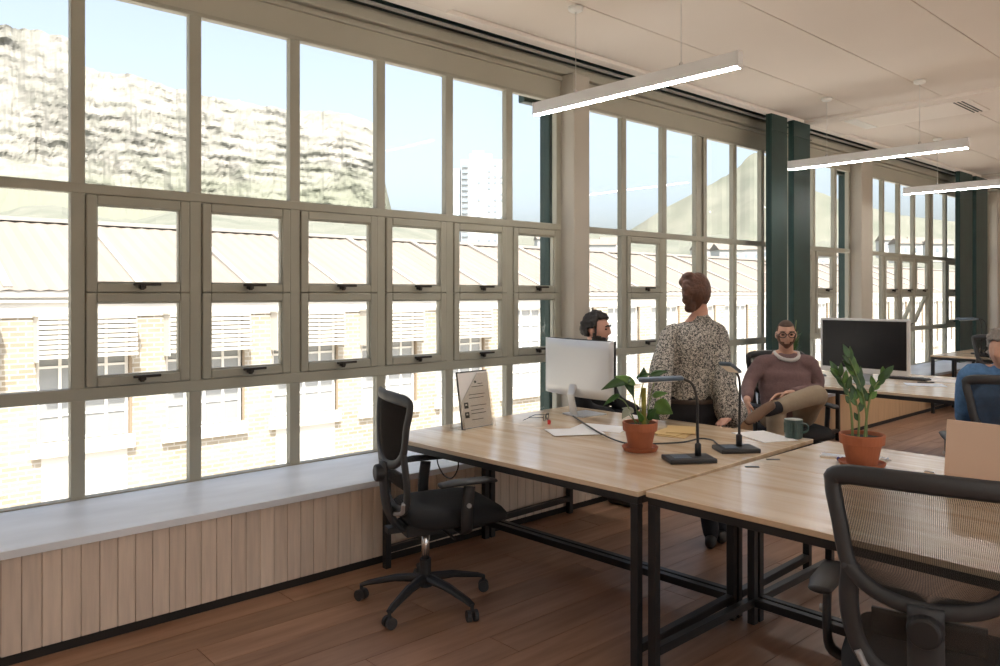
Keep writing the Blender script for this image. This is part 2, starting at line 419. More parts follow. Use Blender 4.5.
# ------------------------------------------------------------------ windows
YGL = YG + .02      # glass plane
Z_LO, Z_T1, Z_T1b, Z_MID, Z_T2, Z_T2b, Z_TOP = SILL + .008, .98, 1.045, 1.532, 2.037, 2.09, 3.08
def pane(parent, x0, x1, z0, z1, y=YGL):
    return MB().box((x0, y - .003, z0), (x1, y + .003, z1)).build('pane', 'window_glass', parent)
def handle(parent, x, z, y):
    h = MB(); h.box((x - .012, y - .03, z - .016), (x + .022, y, z + .012)); h.box((x - .045, y - .042, z + .000), (x + .095, y - .026, z + .014)); h.box((x - .012, y - .045, z - .022), (x + .008, y - .025, z + .004))
    return h.build('handle', 'bronze', parent, bevel=.003, bseg=1)
def sash(win, x0, x1, z0, z1, tilt=0):
    y0, y1 = YG - .018, YG + .03; bw_ = .050
    f = MB(); zc = z1
    f.box((x0, y0, z0), (x0 + bw_, y1, z1)).box((x1 - bw_, y0, z0), (x1, y1, z1)).box((x0 + bw_, y0, z0), (x1 - bw_, y1, z0 + bw_)).box((x0 + bw_, y0, z1 - bw_), (x1 - bw_, y1, z1))
    s_ = f.build('sash', 'frame_paint', win, bevel=.007)
    p = MB(); p.box((x0 + bw_ - .005, YG + .012, z0 + bw_ - .005), (x1 - bw_ + .005, YG + .018, z1 - bw_ + .005)).build('pane', 'window_glass', s_)
    be = MB(); i0 = bw_ - .001; q = .008
    be.box((x0 + i0, y0 + .012, z0 + i0), (x0 + i0 + q, y1, z1 - i0)).box((x1 - i0 - q, y0 + .012, z0 + i0), (x1 - i0, y1, z1 - i0)).box((x0 + i0, y0 + .012, z0 + i0), (x1 - i0, y1, z0 + i0 + q)).box((x0 + i0, y0 + .012, z1 - i0 - q), (x1 - i0, y1, z1 - i0))
    be.build('glazing_bead', 'frame_paint', s_, bevel=.003, bseg=1)
    handle(s_, (x0 + x1) / 2 + .0, z0 + .036, y0)
    if tilt:
        for c in [s_] :
            c.location = Vector((0, 0, 0)); pv = Vector((0, YG, z1))
            Rm = Matrix.Translation(pv) @ Matrix.Rotation(tilt, 4, 'X') @ Matrix.Translation(-pv); c.matrix_local = Rm
    return s_
def bay(n, xa, xb, mull, kinds, thick=(), tilts=()):
    """kinds per column: F fixed, C two stacked opening sashes"""
    w = empty('window_%d' % n, kind='structure')
    hw = .034; fd0, fd1 = YG - .008, YG + .045
    cols = [xa] + list(mull) + [xb]
    for mx in [xa + .02] + list(mull) + [xb - .02]:
        h_ = .095 if mx in thick else hw
        mb = MB()
        if mx in thick: mb.box((mx - h_, fd0, SILL), (mx - .035, fd1, Z_TOP)).box((mx + .035, fd0, SILL), (mx + h_, fd1, Z_TOP)).box((mx - .036, fd0 + .02, SILL), (mx + .036, fd1, Z_TOP))
        else: mb.box((mx - h_, fd0, SILL), (mx + h_, fd1, Z_TOP))
        mb.build('mullion', 'frame_paint', w, bevel=.006)
    for z0, z1 in ((SILL, Z_LO), (Z_T1, Z_T1b), (Z_T2, Z_T2b), (Z_TOP - .006, Z_TOP + .02)):
        MB().box((xa, fd0 - .004, z0), (xb, fd1, z1)).build('transom', 'frame_paint', w, bevel=.006)
    for i, k in enumerate(kinds):
        a = cols[i] + (.095 if cols[i] in thick else hw); b = cols[i + 1] - (.095 if cols[i + 1] in thick else hw)
        pane(w, a, b, Z_T2b - .003, Z_TOP - .003); pane(w, a, b, Z_LO - .003, Z_T1 + .003)
        if k == 'F': pane(w, a, b, Z_T1b - .003, Z_T2 + .003)
        else:
            MB().box((a - .001, YG + .031, Z_MID - .04), (b + .001, YG + .045, Z_MID + .05)).build('transom', 'frame_paint', w)
            sash(w, a + .002, b - .002, Z_MID + .001, Z_T2 - .002); sash(w, a + .002, b - .002, Z_T1b + .002, Z_MID - .001, tilt=(tilts[i] if i < len(tilts) else 0))
    return w
bay(1, -.40, 4.64, [-.12, .48, 1.077, 1.671, 2.277, 2.900, 3.480, 4.066], 'FFFCCCCCC')
bay(2, 4.83, 10.02, [5.449, 6.048, 6.66, 7.275, 7.84, 8.43, 9.03, 9.60], 'FCFFFFCCF', thick=(6.66,))
bay(3, 10.36, 15.55, [11.05, 11.605, 12.16, 12.81, 13.475, 14.06, 14.65], 'FCCCFCFF', thick=(12.81,), tilts=(0, 0, 0, .38))
bay(4, 15.85, 19.9, [16.45, 17.05, 17.65, 18.25, 18.85, 19.4], 'FCCFFFF')
bay(5, -3.38, -.62, [-2.8, -2.2, -1.6, -1.0], 'FFCCF')

# green steel columns in pairs, inside the glass
for a, b in ((7.43, 7.76), (7.90, 8.27), (13.05, 13.62), (13.80, 14.36)):
    c = MB(); t = .014; y0, y1 = 4.04, 4.105
    c.box((a, y0, 0), (b, y0 + t, 3.86)).box((a, y1 - t, 0), (b, y1, 3.86)); xm = (a + b) / 2; c.box((a, y0 + t, 0), (a + t, y1 - t, 3.86)); c.box((b - t, y0 + t, 0), (b, y1 - t, 3.86))
    c.box((a - .02, y0 - .012, 3.2), (b + .02, y0, 3.21)); c.box((a - .012, y0 - .012, SILL), (b + .012, y1, SILL + .012))
    o = c.build('steel_column', 'green_steel', bevel=.012); o['kind'] = 'structure'
# and outside it
for i, (a, b, mt) in enumerate(((4.86, 5.20, 'green_steel'), (10.70, 11.05, 'green_steel'))):
    c = MB(); c.box((a, 4.71, -6), (b, 4.83, 3.5)); c.box((a - .28, 4.73, 3.145), (a, 4.81, 3.23))
    c.box((a + .04, 4.70, -6), (b - .04, 4.72, 3.5))
    o = c.build('outer_column', mt, bevel=.01); o['kind'] = 'structure'

# ------------------------------------------------------------------ pendant lights
def pendant(x, y0, y1, label, zb=2.75):
    r = empty('pendant_light', (x, (y0 + y1) / 2, zb), 0, label, 'pendant light', 'linear pendant lights over the desks')
    L = (y1 - y0) / 2; w = .021
    h = MB(); h.box((-w, -L + .004, .008), (w, L - .004, .09)); h.build('housing', 'bezel_white', r, bevel=.003)
    MB().box((-w + .004, -L + .006, 0), (w - .004, L - .006, .0085)).build('diffuser', 'led', r)
    for s in (-1, 1):
        MB().box((-w - .001, s * L - .004, 0), (w + .001, s * L + .004, .092)).build('end_cap', 'bezel_white', r)
        yc = s * L * .52
        MB().tube([(0, yc, .09), (0, yc, H - zb - .02)], .0022, 6).build('cable', 'rail_silver', r)
        MB().lathe([(.012, .088), (.012, .105), (.004, .115)], 10, (0, yc, 0)).build('cable_grip', 'chrome', r)
        MB().lathe([(.0, -.032), (.035, -.030), (.048, -.022), (.05, 0)], 20, (0, yc, H - zb)).build('ceiling_rose', 'ceramic_white', r, smooth=True)
    return r
pendant(3.80, 2.25, 3.82, 'white linear pendant light over the desks with the potted plants')
pendant(7.35, 2.21, 3.81, 'white linear pendant light above the desk with the wide black screen')
pendant(10.25, 2.21, 3.80, 'white linear pendant light farthest along the window wall')
# pendants added out of view behind the camera to brighten the room
for i, (x, y) in enumerate(((3.80, -1.6), (7.35, -1.6), (10.25, -1.6))):
    pendant(x, y - .8, y + .8, 'white linear pendant light added out of view to brighten the room')
pendant(.3, 2.25 - 3.85, 3.82 - 3.85, 'white linear pendant light added out of view over the open floor')  # another unseen lamp, added for more light indoors
# air vent in the ceiling band
v = empty('air_vent', (8.58, 3.1, H - .028), 0, 'flat ceiling air vent with a slotted grille in the dropped ceiling band', 'air vent')
MB().box((-.32, -.62, -.010), (.32, .62, .0)).build('cover_plate', 'ceiling_white', v, bevel=.004)
g = MB()
for i in range(3): g.box((-.30, -.56 + i * .035, -.013), (.30, -.545 + i * .035, -.0095))
g.build('grille', 'void_dark', v)
MB().box((-.28, .46, -.018), (.28, .58, -.009)).build('flap', 'ceramic_white', v, bevel=.003)

# ------------------------------------------------------------------ desks
DZ = .74
def desk(x, y, L, D, rz, label, mirror=False):
    """x,y = corner nearest origin; L along Y, D along X; mirror puts the long floor rail on the low-X side"""
    r = empty('office_desk', (x, y, 0), rz, label, 'desk', 'plank-topped desks with black frames')
    MB().box((0, 0, DZ - .022), (D, L, DZ)).build('desktop', 'desk_wood', r, bevel=.002, bseg=1)
    fr = MB(); q = .036; i = .006; a0, a1 = DZ - .054, DZ - .0225
    fr.box((i, i, a0), (i + q, L - i, a1)).box((D - i - q, i, a0), (D - i, L - i, a1)).box((i + q, i, a0), (D - i - q, i + q, a1)).box((i + q, L - i - q, a0), (D - i - q, L - i, a1))
    fr.build('top_frame', 'black_metal', r, bevel=.002, bseg=1)
    for lx in (i, D - i - q):
        for ly in (i, L - i - q): MB().box((lx, ly, .0), (lx + q, ly + q, a0)).build('leg', 'black_metal', r, bevel=.002, bseg=1)
    for ly in (i, L - i - q): MB().box((i + q, ly, .085), (D - i - q, ly + q, .121)).build('side_rail', 'black_metal', r, bevel=.002, bseg=1)
    bx = i if mirror else D - i - q
    MB().box((bx, i + q, .085), (bx + q, L - i - q, .121)).build('floor_rail', 'black_metal', r, bevel=.002, bseg=1)
    return r
RZ = math.radians(2)
desk(2.49, 1.925, 1.735, .80, RZ, 'long wooden desk with brochure stand, its end against the window ledge')
pA = Vector((2.49, 1.925, 0)) + Matrix.Rotation(RZ, 3, 'Z') @ Vector((.804, 0, 0))
desk(pA.x, pA.y, 1.735, .80, RZ, 'wooden desk carrying the white computer seen from behind', mirror=True)
desk(2.52, .16, 1.75, .80, 0, 'wooden desk with the mesh-backed chair pushed against its edge')
desk(3.324, .16, 1.75, .78, 0, 'wooden desk carrying the pinkish laptop and green mug', mirror=True)
desk(6.47, 1.90, 1.76, .80, 0, 'wooden desk carrying the wide black screen')
desk(7.274, 1.90, 1.76, .80, 0, 'wooden desk back to back with the one carrying the wide screen', mirror=True)
desk(6.47, .13, 1.765, .80, 0, 'wooden desk behind the person in blue')
desk(10.72, 1.90, 1.76, .80, 0, 'far wooden desk with two gooseneck lamps')
desk(11.524, 1.90, 1.76, .80, 0, 'farthest wooden desk behind the gooseneck lamps', mirror=True)
def on_desk(px, py, h=DZ): return floor_xy(px, py, h)
# flush cable slots in the desktop
for px, py in ((773, 459.5), (752, 467)):
    p = on_desk(px, py); g = empty('cable_slot', p, math.radians(-46), 'small dark oval cable slot set in the desktop', 'cable slot', 'cable slots in the desktop')
    MB().tube([(-.03, 0, .001), (.03, 0, .001)], [(.0015, .014)] * 2, 12, side=(0, 0, 1), roundcap=True).build('slot_rim', 'grey_plastic', g)
    MB().box((-.03, -.007, .001), (.03, .007, .003)).build('slot', 'black_metal', g)

# ------------------------------------------------------------------ office chair
def make_chair():
    r = empty('office_chair')
    # five-star base
    for k in range(5):
        a = math.radians(72 * k + 4); d = Vector((math.cos(a), math.sin(a), 0))
        pts = [d * .03 + UP * .125, d * .15 + UP * .118, d * .29 + UP * .088, d * .325 + UP * .075]
        lg = MB().tube(pts, [(.022, .032), (.018, .027), (.013, .021), (.010, .018)], 8, side=(0, 0, 1)).build('base_leg', 'black_plastic', r)
        c = d * .325; t = Vector((-d.y, d.x, 0)); ax = (d * .5 + t).normalized()
        cm = MB().tube([c + UP * .08, c + UP * .045], .009, 8)
        for s in (-1, 1): cm.tube([c + ax * (s * .008) + UP * .027, c + ax * (s * .026) + UP * .027], .027, 14)
        cm.build('caster', 'grey_plastic', lg)
    MB().lathe([(.034, .085), (.036, .14), (.028, .15), (.028, .22)], 16).build('hub', 'black_plastic', r)
    MB().lathe([(.020, .2), (.020, .37)], 14).build('gas_lift', 'chrome', r, smooth=True)
    mc = MB().box((-.12, -.075, .355), (.16, .075, .415)); mc.box((-.2, -.03, .37), (-.1, .03, .40)); mc.tube([(.05, -.07, .385), (.06, -.24, .375)], .007, 8); mc.tube([(-.02, .07, .385), (-.02, .22, .375)], .007, 8)
    mc.build('tilt_mechanism', 'black_plastic', r, bevel=.01)
    # seat: rounded cushion with waterfall front
    st = MB()
    def seat_ring(z, grow, sag):
        out = []
        for j in range(40):
            a = 2 * PI * j / 40; c, s = math.cos(a), math.sin(a); e = .42
            x = math.copysign(abs(c) ** e, c) * (.25 + grow); y = math.copysign(abs(s) ** e, s) * (.245 + grow) * (1 - .06 * (x < 0) * abs(x) / .25)
            out.append(Vector((.12 + x, y, z - sag * max(0, x - .12) ** 2 * 6)))
        return out
    st.rings([seat_ring(.420, -.10, .02), seat_ring(.418, -.02, .05), seat_ring(.440, .004, .15), seat_ring(.472, .004, .25), seat_ring(.494, -.018, .3), seat_ring(.500, -.07, .3), seat_ring(.499, -.16, .25)])
    st.build('seat', 'chair_fabric', r, smooth=True)
    # back
    def bx(z): return -.15 - .055 * math.sin((z - .45) / .6 * PI * .75) - .03 * max(0, z - .8) + .0
    def bp(y, z): return Vector((bx(z) + .10 * (y / .24) ** 2 * .45, y, z))
    up = [(.235, 1.00), (.215, .90), (.195, .80), (.165, .755), (.10, .72), (0, .705)]
    loop = [(0, 1.035), (.12, 1.033), (.205, 1.027)] + up
    full = loop + [(-y, z) for y, z in loop[-2:0:-1]]
    P = spline([bp(y, z) for y, z in full] + [bp(*full[0])], 5)[:-1]
    n3 = len(P); rad = []
    for p in P: rad.append((.015, .028) if p.z > 1.0 else (.016, .022))
    MB().tube(P, rad, 8, closed=True, side=(0, 0, 1) if False else (1, 0, 0)).build('back_frame', 'grey_plastic', r, smooth=True)
    def halfw(z):
        for (y0, z0), (y1, z1) in zip(loop[2:], loop[3:]):
            if z1 <= z <= z0: return y1 + (y0 - y1) * (z - z1) / max(1e-6, z0 - z1)
        return .205
    net = MB(); net.grid(lambda u, v: bp((v * 2 - 1) * halfw(.708 + u * .32), .708 + u * .32) + Vector((.006, 0, 0)), 18, 16)
    no = net.build('back_net', 'chair_net', r, smooth=True)
    fn = MB()
    for k in range(96):                        # the upright strands of the net
        v = (k + .5) / 96; cs = []
        for q in range(9):
            z = .708 + .32 * q / 8; c = bp((v * 2 - 1) * halfw(z), z) + Vector((.006, 0, 0)); cs.append([c + Vector((dx, dy, 0)) for dx, dy in ((-.0025, -.00045), (.0025, -.00045), (.0025, .00045), (-.0025, .00045))])
        fn.rings(cs)
    fn.build('net_strands', 'chair_strand', no)['kind'] = 'stuff'
    low = [(.185, .79), (.192, .70), (.185, .62), (.16, .545), (.11, .50), (.0, .485)]
    low = low + [(-y, z) for y, z in low[-2::-1]]
    MB().tube(spline([bp(y, z) for y, z in low], 5), (.016, .026), 8, side=(1, 0, 0)).build('lower_frame', 'grey_plastic', r, smooth=True)
    n2 = MB(); n2.grid(lambda u, v: bp((v * 2 - 1) * .175 * (1 - .4 * (1 - u) ** 3), .50 + u * .22) + Vector((.004, 0, 0)), 10, 10); n2.build('lower_net', 'chair_net', r, smooth=True)
    acc = [(.17, .56), (.13, .505), (.0, .475)]; acc = acc + [(-y, z) for y, z in acc[-2::-1]]
    MB().tube(spline([bp(y, z) + Vector((-.014, 0, -.01)) for y, z in acc], 6), (.014, .010), 8, side=(1, 0, 0)).build('lower_trim', 'silver_plastic', r, smooth=True)
    sp = MB().tube(spline([Vector((bx(.72) - .016, 0, .72)), Vector((bx(.6) - .03, 0, .60)), Vector((bx(.5) - .03, 0, .48)), Vector((-.13, 0, .39)), Vector((-.05, 0, .385))], 5), (.020, .045), 10, side=(1, 0, 0))
    sp.build('spine', 'grey_plastic', r, smooth=True)
    MB().tube([Vector((bx(.66) - .02, 0, .665)), Vector((bx(.66) - .068, 0, .665))], [.046, .040], 20).build('lumbar_knob', 'black_plastic', r, bevel=.008)
    lb = MB(); lb.grid(lambda u, v: bp((v * 2 - 1) * (.135), .60 + u * .075) + Vector((.022 - .01 * (2 * v - 1) ** 2, 0, 0)), 4, 10); o = lb.build('lumbar_pad', 'black_plastic', r, smooth=True)
    o.modifiers.new('sol', 'SOLIDIFY').thickness = .012
    for s in (-1, 1):
        a = MB().tube(spline([(.10, s * .20, .405), (.10, s * .285, .42), (.095, s * .30, .50), (.11, s * .30, .63)], 4), (.030, .013), 8, side=(1, 0, 0))
        ao = a.build('armrest', 'black_plastic', r, smooth=True)
        MB().tube([(-.03, s * .295, .646), (.04, s * .295, .652), (.20, s * .293, .652), (.24, s * .285, .644)], [(.012, .035), (.014, .044), (.014, .042), (.010, .03)], 12, side=(0, 0, 1), roundcap=True).build('arm_pad', 'black_plastic', ao, smooth=True)
        MB().tube([(.10, s * .312, .545), (.10, s * .322, .545)], .011, 12).build('arm_button', 'silver_plastic', ao)
    return r
CH = []
def chair(x, y, deg, label, first=[]):
    o = make_chair() if not first else copy_tree(first[0]); first.append(o)
    o.location = (x, y, 0); o.rotation_euler = (0, 0, math.radians(deg))
    return tag(o, label, 'office chair', 'black mesh office chairs')
chair(2.32, 3.10, -17, 'black mesh office chair standing sideways before the long window ledge')
chair(2.37, .80, 13.8, 'black mesh office chair with its back to the desk edge below the potted zamia plant')

# ------------------------------------------------------------------ people
def basis(fwd, up=(0, 0, 1)):
    f = Vector(fwd).normalized(); u = Vector(up); u = (u - f * u.dot(f)).normalized(); r = f.cross(u)
    return Matrix((r, f, u)).transposed()      # columns: right, forward, up
def head_pt(d, off=0.):
    x, y, z = d
    rx, ry, rz = .073, .094, .116
    p = Vector((x * rx, y * ry, z * rz))
    jaw = max(0, -z)
    p.x *= 1 - .30 * jaw ** 1.4; p.y *= (1 - .12 * jaw) if y > 0 else (1 - .45 * jaw)
    if y > 0:
        g = lambda sx, cx, cz, sz: math.exp(-((x - cx) / sx) ** 2 - ((z - cz) / sz) ** 2)
        p.y += .022 * g(.13, 0, -.16, .16) + .010 * g(.10, 0, .06, .22)
        p.y += .006 * g(.5, 0, .26, .10) - .010 * (g(.16, .36, .07, .11) + g(.16, -.36, .07, .11))
        p.y += .007 * g(.25, 0, -.50, .10) + .010 * g(.3, 0, -.82, .14) - .004 * g(.3, 0, -.64, .06)
    if off: p += Vector((x, y, z)).normalized() * off
    return p
def head(mb, c, R, s=1., off=0., nu=36, nv=28):
    c = Vector(c); rg = []
    for i in range(1, nv):
        a = PI * i / nv
        rg.append([c + R @ (head_pt((math.sin(a) * math.cos(2 * PI * j / nu), math.sin(a) * math.sin(2 * PI * j / nu), -math.cos(a)), off) * s) for j in range(nu)])
    mb.rings(rg)
def ears(mb, c, R, s=1.):
    for q in (-1, 1): mb.ell(Vector(c) + R @ (Vector((q * .076, -.008, -.005)) * s), (.010 * s, .018 * s, .031 * s), R, 12, 8)
def shell(c, R, s, off, pred, thick, lump=0, nu=48, nv=36):
    """part of the head surface lifted by off (hair, beard), closed by Solidify"""
    c = Vector(c); mb = MB(); V = {}
    for i in range(1, nv):
        a = PI * i / nv
        for j in range(nu):
            d = (math.sin(a) * math.cos(2 * PI * j / nu), math.sin(a) * math.sin(2 * PI * j / nu), -math.cos(a))
            if pred(*d):
                k = off + lump * noise.noise(Vector(d) * 6)
                V[i, j] = mb.bm.verts.new(c + R @ (head_pt(d, k) * s))
    top = mb.bm.verts.new(c + R @ (head_pt((0, 0, 1), off) * s)) if pred(0, 0, 1) else None
    for (i, j) in list(V):
        k = [(i, j), (i, (j + 1) % nu), (i + 1, (j + 1) % nu), (i + 1, j)]
        if all(q in V for q in k): mb.bm.faces.new([V[q] for q in k])
        if top and i == nv - 1 and (i, (j + 1) % nu) in V: mb.bm.faces.new((V[i, j], V[i, (j + 1) % nu], top))
    lone = [v for v in mb.bm.verts if not v.link_faces]; bmesh.ops.delete(mb.bm, geom=lone, context='VERTS')
    return mb
def add_shell(name, mat, parent, mb, thick, off):
    o = mb.build(name, mat, parent, smooth=True, offset=off)
    q = o.modifiers.new('sol', 'SOLIDIFY'); q.thickness = thick; q.offset = -1
    return o
def hand(mb, wrist, d, palm_n, s=1., curl=.5, thumb=1):
    """palm and five unequal bent fingers; d = pointing direction, palm_n = out of the palm"""
    d = Vector(d).normalized(); n = Vector(palm_n); n = (n - d * n.dot(d)).normalized(); t = d.cross(n) * thumb; w = Vector(wrist)
    mb.tube([w - d * .01 * s, w + d * .03 * s, w + d * .085 * s], [(.022 * s, .016 * s), (.036 * s, .015 * s), (.038 * s, .013 * s)], 10, side=t, roundcap=True)
    for k, (o, l) in enumerate(((.030, .070), (.010, .080), (-.011, .074), (-.030, .058))):
        b = w + d * .085 * s + t * o * s; a = curl * (.6 + .08 * k); p = [b]; dd = d.copy()
        for q in (.45, .32, .23):
            dd = (dd * math.cos(a) + n * math.sin(a)).normalized(); n_ = (n - dd * n.dot(dd)); p.append(p[-1] + dd * l * q * s)
            a = curl * .55
        mb.tube(p, [.0095 * s, .009 * s, .0082 * s, .007 * s], 8, roundcap=True)
    b = w + d * .03 * s + t * .032 * s
    mb.tube([w + d * .015 * s + t * .015 * s, b, b + (d * .7 + t * .5 + n * .3).normalized() * .035 * s, b + (d * .9 + t * .2 + n * .5).normalized() * .062 * s], [.013 * s, .012 * s, .0105 * s, .008 * s], 8, roundcap=True)
def limb(mb, pts, rad, side=None, n=14, sub=4):
    P = spline(pts, sub); m = len(pts) - 1; R = []
    rad = [q if isinstance(q, tuple) else (q, q) for q in rad]
    for i in range(len(P)):
        t = i / sub; k = min(int(t), m - 1); f = t - k
        R.append(tuple(rad[k][e] * (1 - f) + rad[k + 1][e] * f for e in (0, 1)))
    mb.tube(P, R, n, side=side, roundcap=True)
def shoe(mb, heel, toe, up=UP, s=1.):
    h, t = Vector(heel), Vector(toe); u = Vector(up); d = (t - h); 
    side = d.cross(u).normalized()
    mb.tube([h + u * .035, h + d * .25 + u * .04, h + d * .6 + u * .03, h + d * .95 + u * .022], [(.034, .038), (.036, .040), (.042, .030), (.034, .022)], 12, side=side, roundcap=True)

# --- woman standing with her back to the camera, leaning on the far edge of the desks
def build_woman():
    D = 4.88
    base = W(712, 546, 4.72); base.z = 0
    r = empty('person', base, 0, 'woman with pinned-up brown hair in a speckled blouse, leaning on the desk edge', 'person')
    off = base
    fw = (FWD * .95 + RGT * .3).normalized()
    hc = W(697.5, 294.5, D + .02); hR = basis(FWD * .80 + RGT * .60 + UP * -.05, UP + RGT * .12)
    neck = W(700, 317, D); chest = W(694, 345, D); waist = W(690, 390, D + .02); pel = W(692, 412, D + .04)
    sl, sr = W(670, 334, D - .02), W(717, 333, D + .03)
    el, er = W(661, 372, D - .10), W(721, 376, D - .06)
    wl2, wr2 = W(657, 415, D - .16), W(734, 421, D - .12); wl2.z = DZ + .045; wr2.z = DZ + .045
    hl, hr = pel - RGT * .08, pel + RGT * .085
    kl, kr = W(703, 480, D + .05), W(716, 476, D + .12)
    fl_, fr_ = floor_xy(711, 545) , floor_xy(722, 540)
    al, ar = fl_ + UP * .08, fr_ + UP * .08
    sd = RGT
    b = MB(); head(b, hc, hR, .97); ears(b, hc, hR, .97)
    limb(b, [hc - UP * .05, neck, chest], [.052, .050, .06])
    limb(b, [neck - UP * .02, chest, waist, pel, pel - UP * .08], [(.075, .05), (.14, .09), (.115, .08), (.15, .10), (.12, .09)], side=sd, n=18)
    for s_, e_, w_ in ((sl, el, wl2), (sr, er, wr2)): limb(b, [neck * .5 + s_ * .5 - UP * .05, s_ - UP * .02, e_, w_], [.036, .038, .034, .024])
    hand(b, wl2, Vector((-.75, .1, -.18)), -UP, .92, .25, 1); hand(b, wr2, Vector((-.75, .1, -.18)), -UP, .92, .25, -1)
    for h_, k_, a_ in ((hl, kl, al), (hr, kr, ar)): limb(b, [h_, k_, a_], [.075, .05, .035])
    body = link('body', fuse(b, .006, 3, 'skin_pink', 'body', off), r)
    # blouse
    c = MB()
    limb(c, [neck + UP * .01, neck - UP * .055, chest, waist + UP * .005], [(.050, .048), (.105, .075), (.172, .118), (.158, .12)], side=sd, n=24)
    limb(c, [neck * .4 + sl * .6 - UP * .025, sl - UP * .015, el, wl2 + (el - wl2) * .15], [.050, .064, .066, .075]); limb(c, [neck * .4 + sr * .6 - UP * .025, sr - UP * .015, er, wr2 + (er - wr2) * .05], [.055, .072, .070, .085])
    # loose tail of the blouse at the right hip
    limb(c, [W(716, 372, D), W(720, 400, D - .03), W(729, 426, D - .06)], [(.07, .06), (.055, .045), (.045, .02)], side=sd)
    bl = fuse(c, .008, 6, 'blouse', 'blouse', off)
    nr = [v.normal.copy() for v in bl.vertices]
    for v, vn in zip(bl.vertices, nr):                      # soft hanging folds
        q = v.co + off; v.co += vn * (.007 * math.sin(q.dot(RGT) * 62 + 2.5 * noise.noise(q * 3)) * min(1, max(0, (1.35 - q.z) * 4)))
    link('blouse', bl, r)
    t = MB()
    limb(t, [waist - UP * .03, pel, pel - UP * .09], [(.145, .105), (.168, .125), (.13, .11)], side=sd, n=18)
    for h_, k_, a_ in ((hl, kl, al), (hr, kr, ar)): limb(t, [h_ - UP * .02, k_, a_], [.092, .064, .05])
    link('trousers', fuse(t, .009, 4, 'trousers_black', 'trousers', off), r)
    bt = MB(); k = [(waist - UP * .062) + RGT * (math.cos(2 * PI * i / 24) * .153) + FWD * (math.sin(2 * PI * i / 24) * .118) for i in range(24)]
    bt.tube(k, (.014, .004), 6, closed=True, side=UP).build('belt', 'belt_brown', r, offset=off)
    for a_, f_ in ((al, fl_), (ar, fr_)):
        s_ = MB(); shoe(s_, f_ - fw * .07, f_ + fw * .16); link('shoe', fuse(s_, .008, 3, 'shoe_black', 'shoe', off), r)
    h = MB()
    head(h, hc + hR @ Vector((0, -.020, .008)), hR, 1.04, .010)
    # twisted roll at the back and on the crown
    back = hR @ Vector((0, -1, 0))
    for i in range(9):
        a = i / 8; p = hc + UP * (-.09 + .20 * a) + back * (.105 - .06 * abs(a - .5)) + RGT * (-.018 + .012 * math.sin(i * 2))
        h.ell(p, (.036, .036, .03), None, 10, 7)
    for i in range(6):
        a = i / 6 * 2 * PI; h.ell(hc + UP * .075 - RGT * .030 + back * .05 + RGT * (.034 * math.cos(a)) + UP * (.032 * math.sin(a)), (.034, .036, .032), None, 10, 7)
    hm = fuse(h, .006, 3, 'hair_brown', 'hair', off)
    # cut the face free: pull everything in front of the ears inside the skull
    ci = hR.transposed()
    for v in hm.vertices:
        q = ci @ (v.co + off - hc)
        if q.y > .035 + max(0, q.z - .03) * 1.2 and q.z < .075: v.co = (hc + (v.co + off - hc) * .72) - off
        elif q.z < -.055 and q.y > -.05: v.co = (hc + (v.co + off - hc) * .8) - off
    link('hair', hm, r)
build_woman()

